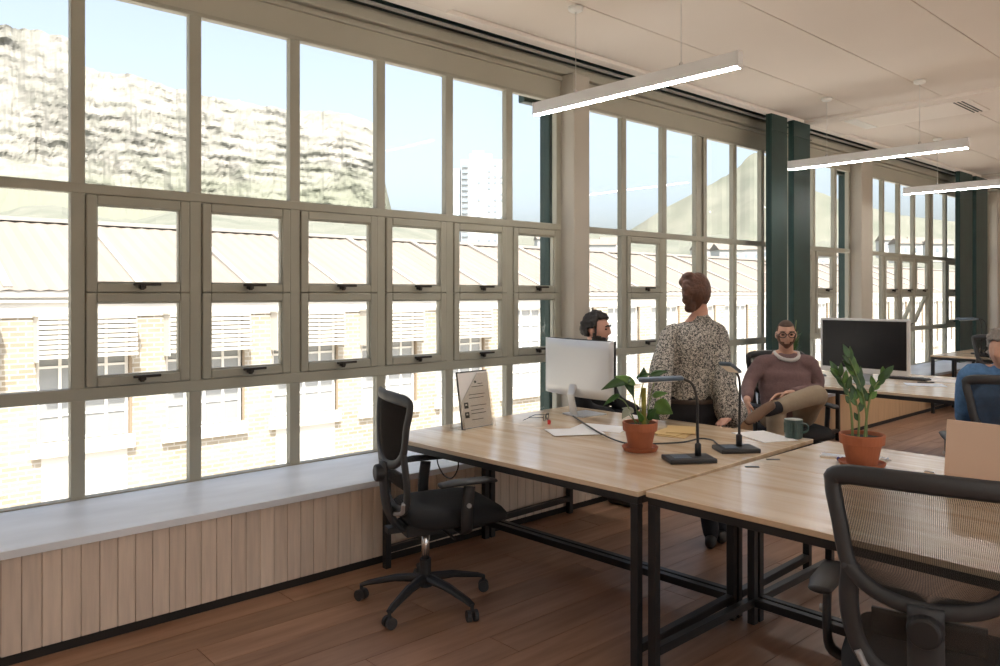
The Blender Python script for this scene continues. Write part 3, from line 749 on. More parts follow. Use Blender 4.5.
# --- man in a mauve sweater, legs crossed
def build_seated_man():
    D = 6.15
    base = W(788, 412, D); base.z = 0
    r = empty('person', base, 0, 'seated man with glasses, mauve sweater and khaki trousers, ankle on knee', 'person'); off = base
    hc = W(786, 334.5, D - .06); hR = basis(-FWD * .9 - RGT * .22 - UP * .10, UP - RGT * .02)
    neck = W(786, 354, D + .0); chest = W(784, 372, D + .02); belly = W(785, 395, D); pel = W(787, 413, D - .02)
    sL, sR = W(761, 362, D), W(810, 362, D + .03)
    eL, eR = W(749, 384, D - .08), W(817, 389, D + .0)
    wL, wR = W(747, 401, D - .35), W(787, 394, D - .42)
    hL, hR_ = W(772, 416, D - .08), W(803, 414, D - .08)
    kL = W(776, 413, D - .52); aL = Vector((kL.x + .03, kL.y + .02, .10)); 
    kR = W(817, 395, D - .46); aR = W(767, 411, D - .62)
    side = RGT
    b = MB(); head(b, hc, hR, .95); ears(b, hc, hR, .95)
    limb(b, [hc - UP * .06, neck, chest], [.055, .055, .06])
    limb(b, [neck - UP * .02, chest, belly, pel], [(.12, .06), (.18, .10), (.15, .10), (.15, .11)], side=side, n=18)
    for s_, e_, w_ in ((sL, eL, wL), (sR, eR, wR)): limb(b, [neck * .5 + s_ * .5 - UP * .05, s_ - UP * .025, e_, w_], [.04, .042, .036, .027])
    hand(b, wL, Vector((0, 0, -1)) - FWD * .35, RGT, 1.05, .45, 1); hand(b, wR, -RGT * 1 - UP * .1 - FWD * .2, -UP - FWD * .5, 1.05, .6, 1)
    for h_, k_, a_ in ((hL, kL, aL), (hR_, kR, aR)): limb(b, [h_, (h_ + k_) / 2 + UP * .01, k_, (k_ + a_) / 2, a_], [.065, .055, .042, .038, .034])
    link('body', fuse(b, .006, 3, 'skin', 'body', off), r)
    c = MB()
    limb(c, [neck - UP * .05, chest, belly, pel + UP * .07], [(.125, .085), (.205, .145), (.195, .15), (.185, .145)], side=side, n=24)
    for s_, e_, w_ in ((sL, eL, wL), (sR, eR, wR)): limb(c, [neck * .45 + s_ * .55 - UP * .03, s_ - UP * .02, e_, w_ + (e_ - w_) * .22], [.065, .066, .056, .043])
    sm = fuse(c, .009, 6, 'sweater', 'sweater', off)
    nr = [v.normal.copy() for v in sm.vertices]
    for v, vn in zip(sm.vertices, nr):
        q = v.co + off; v.co += vn * (.007 * noise.noise(Vector((q.x * 9, q.y * 9, q.z * 22))))
    link('sweater', sm, r)
    ring = [neck + UP * .008 + RGT * (math.cos(2 * PI * i / 20) * .092) - FWD * (math.sin(2 * PI * i / 20) * .085 + .01) - UP * (.05 * max(0, math.sin(2 * PI * i / 20))) for i in range(20)]
    MB().tube(ring, (.017, .014), 8, closed=True).build('collar', 'tee_white', r, smooth=True, offset=off)
    t = MB()
    limb(t, [pel + UP * .09, pel + UP * .07], [(.185, .14), (.185, .14)], side=side, n=20)
    limb(t, [hL, (hL + kL) / 2 + UP * .01, kL, kL * .5 + aL * .5, aL + UP * .04], [.105, .088, .072, .06, .055])
    limb(t, [hR_, (hR_ + kR) / 2 + UP * .01, kR, kR * .5 + aR * .5 + UP * .006, aR + (kR - aR) * .30], [.105, .090, .074, .064, .055])
    tm = fuse(t, .009, 5, 'khaki', 'trousers', off); link('trousers', tm, r)
    s_ = MB(); limb(s_, [aR + (kR - aR) * .35, aR], [.045, .043]); link('sock', fuse(s_, .008, 2, 'trousers_black', 'sock', off), r)
    s_ = MB(); n_ = -UP * .5 - FWD * .7; dirn = (-RGT * .75 - UP * .35 - FWD * .35).normalized(); shoe(s_, aR - dirn * .02 + UP * .0, aR + dirn * .215, (-FWD * .3 + RGT * .1 + UP * .5).normalized()); link('shoe', fuse(s_, .008, 3, 'shoe_tan', 'shoe', off), r)
    s_ = MB(); f0 = Vector((aL.x, aL.y, 0)); shoe(s_, f0 + FWD * .06, f0 - FWD * .18); link('shoe', fuse(s_, .008, 3, 'shoe_tan', 'shoe', off), r)
    add_shell('hair', 'hair_buzz', r, shell(hc, hR, .95, .005, lambda x, y, z: z > .62 - .0 * y or (y < -.05 and z > -.25) or (abs(x) > .80 and y < .30 and z > .18), .006), .006, off)
    add_shell('beard', 'beard_red', r, shell(hc, hR, .95, .006, lambda x, y, z: y > -.02 and ((z < -.42 and not (abs(x) < .24 and -.56 < z < -.46)) or (z < .0 and abs(x) > .74 and y < .66)), .008), .008, off)
    g = MB(); eye = Vector((0, .096, .012))
    for q in (-1, 1):
        cc = Vector((q * .034, .098, .010))
        g.tube([hc + hR @ (cc + Vector((.027 * math.cos(2 * PI * i / 16), -.006 * abs(math.cos(2 * PI * i / 16)), .020 * math.sin(2 * PI * i / 16)))) for i in range(16)], .0032, 6, closed=True)
        g.tube([hc + hR @ Vector((q * .061, .092, .014)), hc + hR @ Vector((q * .076, .05, .014)), hc + hR @ Vector((q * .079, -.01, .008))], .0026, 6)
    g.tube([hc + hR @ Vector((-.008, .10, .013)), hc + hR @ Vector((.008, .10, .013))], .0028, 6); g.build('glasses', 'lens_black', r, offset=off)
    for q in (-1, 1):
        MB().ell(hc + hR @ Vector((q * .032, .080, .010)), (.012, .008, .006), hR).build('eye', 'eye_dark', r, smooth=True, offset=off)
        MB().tube([hc + hR @ Vector((q * .015, .094, .034)), hc + hR @ Vector((q * .035, .093, .038)), hc + hR @ Vector((q * .054, .083, .033))], .004, 6).build('eyebrow', 'hair_buzz', r, offset=off)
    d = -FWD; rz = math.degrees(math.atan2(d.y, d.x))
    p = base + FWD * .06
    chair(p.x, p.y, rz + 8, 'black mesh office chair under the man in the mauve sweater')
build_seated_man()

# --- bearded man on the ledge behind the computer
def build_bearded_man():
    base = Vector((4.55, 3.62, 0))
    r = empty('person', base, 0, 'dark-haired bearded man in black sitting on the window ledge', 'person'); off = base
    D = 5.72
    hc = W(596, 329.5, D); hR = basis(RGT * .92 - FWD * .38 - UP * .06, UP)
    neck = W(592, 355, D + .03); pel = Vector((4.50, 3.93, SILL + .105)); chest = neck * .68 + pel * .32; belly = neck * .3 + pel * .7
    ax = Vector((.96, .28, 0))                    # shoulder axis
    sL, sR = neck - ax * .19 - UP * .065, neck + ax * .19 - UP * .065
    eL, eR = sL + Vector((-.03, -.06, -.27)), sR + Vector((.05, -.06, -.27))
    kL, kR = Vector((4.36, 3.50, .545)), Vector((4.66, 3.50, .545)); aL, aR = Vector((4.42, 3.60, .10)), Vector((4.68, 3.56, .10))
    wL, wR = kL + Vector((.02, .10, .10)), kR + Vector((0, .10, .10))
    b = MB(); head(b, hc, hR, 1.03); ears(b, hc, hR, 1.03)
    limb(b, [hc - UP * .06, neck, chest], [.055, .055, .06]); limb(b, [neck - UP * .02, chest, belly, pel], [(.12, .06), (.17, .10), (.14, .10), (.15, .10)], side=ax, n=18)
    for s_, e_, w_ in ((sL, eL, wL), (sR, eR, wR)): limb(b, [neck * .5 + s_ * .5, s_, e_, w_], [.05, .046, .036, .026])
    hand(b, wL, (0, -1, -.2), -UP, 1, .4, 1); hand(b, wR, (0, -1, -.2), -UP, 1, .4, -1)
    for h_, k_, a_ in ((pel - ax * .09, kL, aL), (pel + ax * .09, kR, aR)): limb(b, [h_, k_, a_], [.07, .055, .04])
    link('body', fuse(b, .006, 3, 'skin_pink', 'body', off), r)
    c = MB(); limb(c, [neck - UP * .02, chest + UP * .02, belly, pel + UP * .06], [(.10, .065), (.205, .125), (.18, .13), (.17, .13)], side=ax, n=22)
    for s_, e_, w_ in ((sL, eL, wL), (sR, eR, wR)): limb(c, [neck * .5 + s_ * .5 - UP * .02, s_, e_, w_ + (e_ - w_) * .15], [.065, .07, .058, .045])
    link('shirt', fuse(c, .009, 5, 'shirt_black', 'shirt', off), r)
    t = MB(); limb(t, [pel + UP * .06, pel - UP * .012], [(.16, .12), (.16, .10)], side=ax, n=18)
    for h_, k_, a_ in ((pel - ax * .09, kL, aL), (pel + ax * .09, kR, aR)): limb(t, [h_, k_, a_ + UP * .03], [.088, .072, .052])
    link('trousers', fuse(t, .009, 4, 'trousers_black', 'trousers', off), r)
    for a_ in (aL, aR):
        s_ = MB(); f = Vector((a_.x, a_.y, 0)); shoe(s_, f + Vector((0, .05, 0)), f + Vector((.03, -.19, 0))); link('shoe', fuse(s_, .008, 3, 'shoe_black', 'shoe', off), r)
    add_shell('hair', 'hair_dark', r, shell(hc, hR, 1.03, .022, lambda x, y, z: z > .60 - .25 * (y < .2) or (y < .05 and z > -.42 and not (abs(x) > .75 and z < .05 and y > -.35)) or (abs(x) > .78 and y < .34 and z > .15), .02, lump=.014), .02, off)
    add_shell('beard', 'hair_dark', r, shell(hc, hR, 1.03, .012, lambda x, y, z: y > -.12 and ((z < -.16 - .30 * max(0, y) and not (abs(x) < .22 and -.56 < z < -.46)) or (z < .2 and abs(x) > .80 and y < .34 and y > .02)), .012, lump=.004), .014, off)
    for q in (-1, 1):
        MB().ell(hc + hR @ Vector((q * .033, .083, .010)), (.012, .008, .006), hR).build('eye', 'eye_dark', r, smooth=True, offset=off)
        MB().tube([hc + hR @ Vector((q * .012, .101, .032)), hc + hR @ Vector((q * .035, .098, .037)), hc + hR @ Vector((q * .056, .086, .030))], .0055, 6).build('eyebrow', 'hair_dark', r, offset=off)
build_bearded_man()

# --- person in a denim shirt at the frame's edge, in a chair at the next desks
def build_blue_person():
    D = 4.72
    chx, chy, deg = 5.31, 1.39, 25
    f = Vector((math.cos(math.radians(deg)), math.sin(math.radians(deg)), 0)); ax = Vector((-f.y, f.x, 0))
    base = Vector((chx, chy, 0)) + f * .12 - ax * .05
    r = empty('person', base, 0, 'grey-haired person in a blue denim shirt sitting in an office chair', 'person'); off = base
    pel = base + UP * .59; neck = W(1006, 368, D); chest = neck * .62 + pel * .38; belly = neck * .25 + pel * .75
    hc = W(1004, 351, D - .02); hR = basis(-RGT * .8 - FWD * .45 - UP * .05, UP)
    sL, sR = neck + ax * .19 - UP * .06, neck - ax * .19 - UP * .06
    eL, eR = sL + f * .10 + ax * .01 - UP * .26, sR + f * .10 - ax * .01 - UP * .26; wL, wR = eL + f * .24 - ax * .05 + UP * .02, eR + f * .24 + ax * .05 + UP * .02
    kL, kR = pel + f * .42 + ax * .07, pel + f * .42 - ax * .09; aL, aR = kL - f * .05, kR - f * .05; aL.z = aR.z = .1
    b = MB(); head(b, hc, hR, 1.0); ears(b, hc, hR)
    limb(b, [hc - UP * .06, neck, chest], [.052, .052, .06]); limb(b, [neck - UP * .02, chest, belly, pel], [(.12, .06), (.17, .10), (.14, .10), (.15, .10)], side=ax, n=18)
    for s_, e_, w_ in ((sL, eL, wL), (sR, eR, wR)): limb(b, [neck * .5 + s_ * .5, s_, e_, w_], [.05, .046, .036, .026])
    hand(b, wL, f, -UP, 1, .4, 1); hand(b, wR, f, -UP, 1, .4, -1)
    for h_, k_, a_ in ((pel + ax * .09, kL, aL), (pel - ax * .09, kR, aR)): limb(b, [h_, k_, a_], [.07, .055, .04])
    link('body', fuse(b, .007, 3, 'skin', 'body', off), r)
    c = MB(); limb(c, [neck - UP * .02, chest + UP * .02, belly, pel + UP * .04], [(.10, .07), (.21, .125), (.19, .13), (.18, .13)], side=ax, n=22)
    for s_, e_, w_ in ((sL, eL, wL), (sR, eR, wR)): limb(c, [neck * .5 + s_ * .5 - UP * .02, s_, e_, w_ + (e_ - w_) * .15], [.065, .07, .058, .048])
    link('shirt', fuse(c, .010, 5, 'denim', 'shirt', off), r)
    t = MB(); limb(t, [pel + UP * .09, pel + UP * .06], [(.17, .12), (.17, .12)], side=ax, n=18)
    for h_, k_, a_ in ((pel + ax * .09, kL, aL), (pel - ax * .09, kR, aR)): limb(t, [h_, k_, a_ + UP * .03], [.09, .07, .052])
    link('trousers', fuse(t, .010, 4, 'trousers_black', 'trousers', off), r)
    for a_ in (aL, aR):
        s_ = MB(); g = Vector((a_.x, a_.y, 0)); shoe(s_, g - f * .05, g + f * .19); link('shoe', fuse(s_, .009, 3, 'shoe_black', 'shoe', off), r)
    add_shell('hair', 'hair_grey', r, shell(hc, hR, 1.0, .022, lambda x, y, z: z > .55 or (y < .05 and z > -.4) or (abs(x) > .75 and y < .3 and z > .1), .02, lump=.035), .02, off)
    chair(chx, chy, deg, 'black mesh office chair under the person in the blue denim shirt')
build_blue_person()
chair(10.2, 2.75, 10, 'black mesh office chair drawn up to the far desk with two lamps')

# ------------------------------------------------------------------ things on the desks
# computer seen from behind
def imac():
    cx = Vector((3.775, 3.39, DZ)); r = empty('desktop_computer', cx, math.radians(-6), 'white all-in-one desktop computer seen from behind', 'computer')
    # local: +x = screen side
    f = MB().box((.15, -.10, .0), (-.06, .10, .009)).build('stand_foot', 'alu', r, bevel=.004)
    st = MB(); st.tube([(-.045, 0, .01), (-.075, 0, .14), (-.05, 0, .20)], [(.010, .035), (.008, .032), (.012, .032)], 10, side=(1, 0, 0)); st.build('stand_neck', 'alu', r)
    h = MB(); h.grid(lambda u, v: Vector((-.045 + .04 * abs(2 * v - 1) ** 2.2, (v - .5) * .645, .125 + u * .365)), 6, 16); o = h.build('back_shell', 'alu', r, smooth=True); o.modifiers.new('s', 'SOLIDIFY').thickness = -.008
    MB().box((-.001, -.325, .123), (.012, .325, .492)).build('screen', 'screen_black', r, bevel=.003)
    MB().box((-.052, -.05, .17), (-.042, .05, .205)).build('hinge_plate', 'grey_plastic', r)
imac()
# wide screen on the next desks, facing the camera
def screen():
    r = empty('monitor', (6.98, 2.925, DZ), math.radians(0), 'wide black monitor with a silver border facing the room', 'monitor')
    MB().box((-.12, -.13, 0), (.12, .13, .010)).build('stand_foot', 'alu', r, bevel=.004)
    MB().tube([(.05, 0, .008), (.06, 0, .14), (.02, 0, .28)], [(.012, .06)] * 3, 10, side=(1, 0, 0)).build('stand_neck', 'alu', r)
    b = MB().box((-.012, -.385, .085), (.022, .385, .565)).build('bezel', 'bezel_white', r, bevel=.008)
    MB().box((-.0145, -.362, .130), (-.0115, .362, .545)).build('display', 'screen_black', b)
    MB().tube([(.022, -.30, .53), (.03, .3, .53)], .002, 6).build('rear_seam', 'grey_plastic', b)
screen()
kb = empty('keyboard', on_desk(909, 379.5), math.radians(-5), 'dark keyboard lying on the desk beside the wide screen', 'keyboard')
MB().box((-.06, -.17, 0), (.06, .17, .016)).build('case', 'black_plastic', kb, bevel=.004)
k_ = MB()
for i in range(4):
    for j in range(13): k_.box((-.05 + i * .026, -.16 + j * .0248, .016), (-.028 + i * .026, -.139 + j * .0248, .022))
k_.build('keys', 'grey_plastic', kb)
for px, py, l in ((822, 374, 'small black phone lying beside the wide screen'), (837, 373, 'black computer mouse on the desk beside the wide screen')):
    p = on_desk(px, py + 1.5)
    if 'mouse' in l:
        o = empty('computer_mouse', p, .3, l, 'mouse'); MB().ell((0, 0, .016), (.055, .032, .016)).build('shell', 'black_plastic', o, smooth=True); MB().box((.02, -.004, .028), (.04, .004, .034)).build('scroll_wheel', 'grey_plastic', o)
    else:
        o = empty('phone', p, .5, l, 'phone'); MB().box((-.075, -.037, 0), (.075, .037, .009)).build('case', 'black_plastic', o, bevel=.004); MB().box((-.07, -.033, .0088), (.07, .033, .0096)).build('display', 'screen_black', o)

def sheet(px, py, w, h, deg, label, mat='paper', n=1, group=None, h0=DZ, name='paper_sheet'):
    p = on_desk(px, py, h0)
    mb = MB(); mb.grid(lambda u, v: Vector(((u - .5) * w, (v - .5) * h, .0012 * n + .0015 * math.sin(u * 3 + v * 2) ** 2)), 6, 6)
    o = mb.build(name, mat); o.location = p + UP * .0004; o.rotation_euler = (0, 0, math.radians(deg))
    q = o.modifiers.new('s', 'SOLIDIFY'); q.thickness = .0012 * n; q.offset = -1
    return tag(o, label, 'paper', group)
sheet(601, 428, .21, .30, 20, 'white paper sheet lying on the desk behind the plant with the moss pole')
sheet(575, 432, .21, .30, 60, 'white paper sheet lying near the black cable on the desk', h0=DZ + .003)
sheet(764, 437, .21, .30, -25, 'white paper sheet lying between the upright lamp and the green mug', n=3)
sheet(946, 381, .30, .42, 5, 'white paper sheets spread on the desk beside the keyboard', n=2)
sheet(925, 385, .21, .30, 30, 'bluish paper sheet lying on the desk near the wide screen', 'paper_blue')
p = on_desk(926, 383.5); o = MB().tube([(-.07, 0, .010), (.06, 0, .010), (.075, 0, .010)], [.005, .005, .001], 8).build('pen', 'black_plastic'); o.location = p; o.rotation_euler = (0, 0, -.9); tag(o, 'dark pen lying on papers near the wide screen', 'pen')
for i, (px, py, d) in enumerate(((676, 434, 20), (672, 432, 8), (681, 430, 33))):
    sheet(px, py, .24, .16, d, ('bottom brown envelope of the small pile behind the woman', 'middle brown envelope of the small pile behind the woman', 'top brown envelope of the small pile behind the woman')[i], 'envelope', 2, 'brown envelopes in a pile', DZ + .0042 * i, 'envelope')

# brochure stand
def brochure():
    p = on_desk(477.5, 428); r = empty('brochure_stand', p, math.radians(4), 'clear brochure stand holding a printed sheet, standing on the desk', 'brochure stand')
    w, h, th = .125, .335, math.radians(9)
    Rm = Matrix.Rotation(-th, 4, 'X')
    MB().box((-w, -.004, .004), (w, .004, h), Rm).build('back_plate', 'grey_plastic', r, bevel=.002)
    MB().box((-w + .006, -.008, .008), (w - .006, -.0045, h - .008), Rm).build('print_sheet', 'paper', r)
    MB().box((-w, -.03, 0), (w, .10, .005)).build('base_plate', 'acrylic', r)
    for s in (-1, 1): MB().rings([[Vector((s * w + dx, a, b)) for a, b in ((-.03, .003), (.10, .003), (.055, .31), (.045, .32))] for dx in (-.002, .002)]).build('side_plate', 'acrylic', r)
    MB().rings([[Rm @ Vector((a, y, b)) for a, b in ((-w, .01), (w, .01), (w, .318), (w * .25, .318), (-w, .15))] for y in (-.016, -.012)]).build('front_pocket', 'acrylic', r)
    ed = MB(); ed.tube([Rm @ Vector((-w, -.014, .15)), Rm @ Vector((w * .25, -.014, .318))], .003, 6); ed.build('pocket_edge', 'rail_silver', r)
    pr = MB()
    for z, x0, x1 in ((.24, -.02, .075), (.255, .03, .07), (.195, -.05, .08), (.175, -.05, .07), (.13, -.045, .085), (.105, -.045, .06), (.085, -.045, .075), (.05, -.045, .05)):
        pr.box((x0, -.0095, z), (x1, -.0088, z + .0035), Rm)
    pr.box((.005, -.0095, .262), (.02, -.0088, .275), Rm); pr.build('print_lines', 'grey_plastic', r)
    for z in (.125, .07):
        q = MB(); q.box((-.095, -.0096, z - .004), (-.062, -.0089, z + .030), Rm); q2 = q.build('print_icon', 'grey_plastic', r)
        MB().box((-.086, -.0102, z + .012), (-.071, -.0095, z + .022), Rm).build('icon_mark', 'paper', q2)
brochure()

# folded spectacles
p = on_desk(546, 420.5); r = empty('spectacles', p, .5, 'thin black spectacles with a red cap beside them on the desk', 'glasses')
g = MB()
for q in (-1, 1): g.tube([(q * .034 + .026 * math.cos(2 * PI * i / 14), 0, .022 + .020 * math.sin(2 * PI * i / 14)) for i in range(14)], .0022, 6, closed=True)
g.tube([(-.009, 0, .026), (.009, 0, .026)], .002, 6); g.build('lens_rims', 'lens_black', r)
for q in (-1, 1): MB().tube([(q * .06, 0, .028), (q * .062, .09, .022), (q * .058, .13, .004)], .002, 6).build('temple', 'lens_black', r)
M('red_plastic', (.5, .03, .03), .4)
o = MB().lathe([(.010, 0), (.011, .02), (.007, .026)], 12).build('red_cap', 'red_plastic'); o.location = on_desk(549, 424); tag(o, 'small red cap standing on the desk by the spectacles', 'cap')

# pots and plants
def pot(parent, R, hgt):
    MB().lathe([(R * .60, .014), (R * .66, .016), (R * .84, hgt * .68), (R * .86, hgt * .70), (R * .97, hgt * .71), (R * 1.0, hgt * .98), (R * .97, hgt), (R * .90, hgt * .99), (R * .88, hgt * .86)], 32).build('pot', 'terracotta', parent, smooth=False)
    MB().lathe([(R * .62, 0), (R * .92, .002), (R * 1.04, .022), (R * 1.0, .024), (R * .86, .013), (R * .3, .012)], 32).build('saucer', 'terracotta', parent, smooth=False)
    MB().lathe([(R * .87, hgt * .8), (R * .86, hgt * .885), (R * .45, hgt * .905), (R * .1, hgt * .90)], 24).build('soil', 'soil', parent, smooth=True)
def leaf(parent, base, tip, width, nrm, mat, bend=.12, shape=.8):
    b, t = Vector(base), Vector(tip); d = t - b; L = d.length; d.normalize(); n = Vector(nrm); n = (n - d * n.dot(d)); n = n.normalized() if n.length > 1e-5 else d.orthogonal().normalized(); s = d.cross(n)
    def fn(u, v):
        w = width * (math.sin(PI * min(1, max(0, u)) ** shape)) * .5 + .0004; k = (v - .5) * 2
        return b + d * (u * L) + n * (bend * L * math.sin(u * PI) - .22 * w * (1 - abs(k)) ) + s * (k * w)
    o = MB().grid(fn, 8, 4).build('leaf', mat, parent, smooth=True); q = o.modifiers.new('s', 'SOLIDIFY'); q.thickness = .0014
    return o
def plant_zz(root_px, depth, name, label, rootloc=None):
    p = rootloc if rootloc is not None else on_desk(*root_px); r = empty('potted_plant', p, 0, label, 'plant'); return r, p
# plant with upright glossy leaflets (zamia)
pz = on_desk(862, 466.5); zz = empty('potted_plant', pz, 0, 'upright glossy-leaved plant in a terracotta pot, near the pinkish laptop', 'plant')
pot(zz, .098, .150)
dz = pz.dot(FWD)
rnd = random.Random(3)
for stem, nl in (([(853, 442), (851, 410), (846, 388), (838, 374)], 9), ([(866, 442), (866, 412), (860, 385), (849, 358)], 14), ([(864, 442), (868, 408), (874, 388), (884, 376)], 9), ([(858, 442), (859, 415), (855, 398)], 4)):
    P = [W(a, b, dz + .012 * k) - pz for k, (a, b) in enumerate(stem)]; S = spline(P, 8)
    MB().tube(S, [.0065 * (1 - .7 * i / len(S)) for i in range(len(S))], 8).build('stem', 'stem_green', zz, smooth=True)
    for i in range(nl):
        t = .42 + .57 * i / (nl - 1); q = S[int(t * (len(S) - 1))]; d = (S[min(len(S) - 1, int(t * (len(S) - 1)) + 1)] - S[int(t * (len(S) - 1)) - 1]).normalized()
        sd = RGT * (1 if i % 2 else -1) * .8 + FWD * rnd.uniform(-.6, .6)
        L = .068 * rnd.uniform(.8, 1.1) * (1 if t > .6 else .7)
        leaf(zz, q, q + (d * .9 + sd * .55).normalized() * L, .027, -FWD + UP * .5, 'leaf_dark' if rnd.random() < .7 else 'leaf_light', .05)
    leaf(zz, S[-1], S[-1] + (S[-1] - S[-3]).normalized() * .07, .03, -FWD + UP * .4, 'leaf_dark', .05)
# climbing plant on a moss pole
pp = on_desk(640, 450.5); ph = empty('potted_plant', pp, 0, 'broad-leaved climbing plant with a moss pole in a terracotta pot', 'plant')
pot(ph, .088, .145); dp = pp.dot(FWD)
def L_(px, py, dd=0): return W(px, py, dp + dd) - pp
MB().tube([L_(644, 426), L_(643.5, 388)], .013, 10).build('moss_pole', 'moss_pole', ph)
for a in ([(640, 424), (634, 400), (628, 382)], [(642, 424), (640, 400), (645, 376)], [(646, 424), (650, 400), (656, 374)], [(647, 424), (656, 412), (664, 404)], [(638, 424), (628, 414), (624, 411)], [(636, 424), (625, 402), (612, 396)], [(645, 424), (652, 416), (656, 412)]):
    MB().tube(spline([L_(x, y, .01 * k) for k, (x, y) in enumerate(a)], 5), .0028, 6).build('stem', 'stem_green', ph)
for bx_, tx, w_, mt, n_ in (((632, 378), (601, 390), .062, 'leaf_dark', UP - FWD * .9), ((626, 376), (634, 398), .045, 'leaf_dark', -FWD), ((636, 384), (614, 376), .05, 'leaf_light', UP * .8 - FWD), ((643, 381), (644, 367), .042, 'leaf_dark', -FWD), ((650, 376), (668, 371), .038, 'leaf_dark', UP - FWD), ((636, 378), (652, 374), .04, 'leaf_dark', UP - FWD),
                            ((655, 402), (673, 414), .085, 'leaf_light', -FWD - RGT * .3), ((652, 396), (668, 393), .04, 'leaf_light', UP - FWD), ((648, 410), (660, 420), .05, 'leaf_dark', -FWD), ((629, 409), (622, 419), .04, 'leaf_pale', -FWD + UP), ((634, 412), (622, 408), .035, 'leaf_pale', -FWD + UP * .5), ((620, 394), (603, 406), .03, 'leaf_dark', UP - FWD), ((643, 422), (637, 410), .03, 'leaf_light', -FWD), ((648, 420), (656, 408), .035, 'leaf_dark', -FWD)):
    leaf(ph, L_(*bx_, rnd.uniform(-.03, .01)), L_(*tx, rnd.uniform(-.05, .02)), w_, n_, mt, .08, .62)
# small plant behind the seated man
pb = Vector((6.85, 3.52, DZ)); pl = empty('potted_plant', pb, 0, 'slender dark plant in a pot beside the green steel column', 'plant')
pot(pl, .055, .09)
for k in range(5):
    tipv = Vector((rnd.uniform(-.06, .06), rnd.uniform(-.05, .05), .34 + .05 * k))
    S = spline([Vector((0, 0, .08)), tipv * .5 + UP * .04, tipv], 4); MB().tube(S, .003, 6).build('stem', 'stem_green', pl)
    for q in range(4): leaf(pl, S[3 + q], S[3 + q] + Vector((rnd.uniform(-1, 1), rnd.uniform(-1, 1), .9)).normalized() * .09, .028, UP, 'leaf_dark', .05)

# gooseneck desk lamps
def lamp(loc, rz, label, arm, headdir, base_w=.20, headlen=.22):
    r = empty('desk_lamp', loc, 0, label, 'desk lamp', 'black gooseneck desk lamps')
    Rm = Matrix.Rotation(rz, 4, 'Z')
    MB().box((-base_w / 2, -.07, 0), (base_w / 2, .07, .022), Rm).build('base', 'black_plastic', r, bevel=.006, bseg=3)
    o = MB().box((-base_w / 2 + .03, -.04, .022), (.0, .04, .0235), Rm).build('touch_panel', 'lamp_head', r)
    S = spline(arm, 8)
    MB().lathe([(.015, .02), (.015, .075), (.009, .082)], 14, (arm[0][0], arm[0][1], 0)).build('socket', 'black_plastic', r, smooth=True)
    MB().tube(S, .0065, 8).build('gooseneck', 'black_plastic', r, smooth=True)
    e = S[-1]; d = Vector(headdir).normalized(); sd = d.cross(UP).normalized(); up_ = sd.cross(d)
    Rh = Matrix((d, sd, up_)).transposed().to_4x4(); Rh.translation = e
    h = MB().box((-.01, -.032, -.010), (headlen, .032, .010), Rh).build('lamp_head', 'lamp_head', r, bevel=.008, bseg=3)
    MB().box((.02, -.025, -.0125), (headlen - .01, .025, -.0095), Rh).build('light_panel', 'ceramic_white', h)
    return r
p1 = on_desk(689, 461); d1 = p1.dot(FWD)
g1 = lambda px, py: W(px, py, d1 + .02) - p1
s0 = g1(698, 452); s0.z = .02
lamp(p1, math.atan2(RGT.y, RGT.x) + .12, 'black gooseneck desk lamp bent low over the climbing plant, on the desk joint', [s0, g1(697.5, 425), g1(697, 400), g1(692, 384), g1(681, 378)], -RGT + FWD * .1 - UP * .06, .225, .20)
p2 = on_desk(736, 451); d2 = p2.dot(FWD)
g2 = lambda px, py: W(px, py, d2 + .02) - p2
s0 = g2(739, 446); s0.z = .02
lamp(p2, math.atan2(RGT.y, RGT.x) + .1, 'black gooseneck desk lamp standing upright beside the white paper sheet', [s0, g2(739.5, 415), g2(740, 392), g2(739, 378), g2(735, 371)], -RGT * .55 - FWD * .75 + UP * .32, .20, .15)
for x, y, l in ((10.95, 3.10, 'far gooseneck desk lamp next to the dark green column pair, nearer the aisle'), (11.30, 3.25, 'far gooseneck desk lamp standing deeper on the far desk')):
    lamp(Vector((x, y, DZ)), 1.2, l, [(0, 0, .02), (0, 0, .25), (0, .0, .40), (-.03, .03, .46), (-.08, .08, .47)], (-.8, .6, -.05))

# cables
def cable(pts, r_, label, mat='black_plastic'):
    o = MB().tube(spline(pts, 8), r_, 8).build('cable', mat, smooth=True); return tag(o, label, 'cable')
cz = lambda px, py, h=.0125: on_desk(px, py, DZ + h)
cable([cz(573, 416), cz(582, 422), cz(600, 433), cz(618, 441), cz(634, 444), cz(660, 443.5), cz(684, 442), cz(700, 438.5), cz(712, 440), cz(716, 443), cz(719, 446)], .0045, 'black cable running across the desk from the white computer past the pots')
hx = 2.80
hz = lambda px, py: (lambda r_: Vector((hx, r_.y * hx / r_.x, CAMH + (r_.z - CAMH) * hx / r_.x)))(W(px, py, 1.0))
cable([hz(437, 452), hz(438, 464), hz(444, 475), hz(452, 478), hz(458, 468), hz(458, 455)], .004, 'thin black cable hanging in a loop under the desk with the brochure stand')
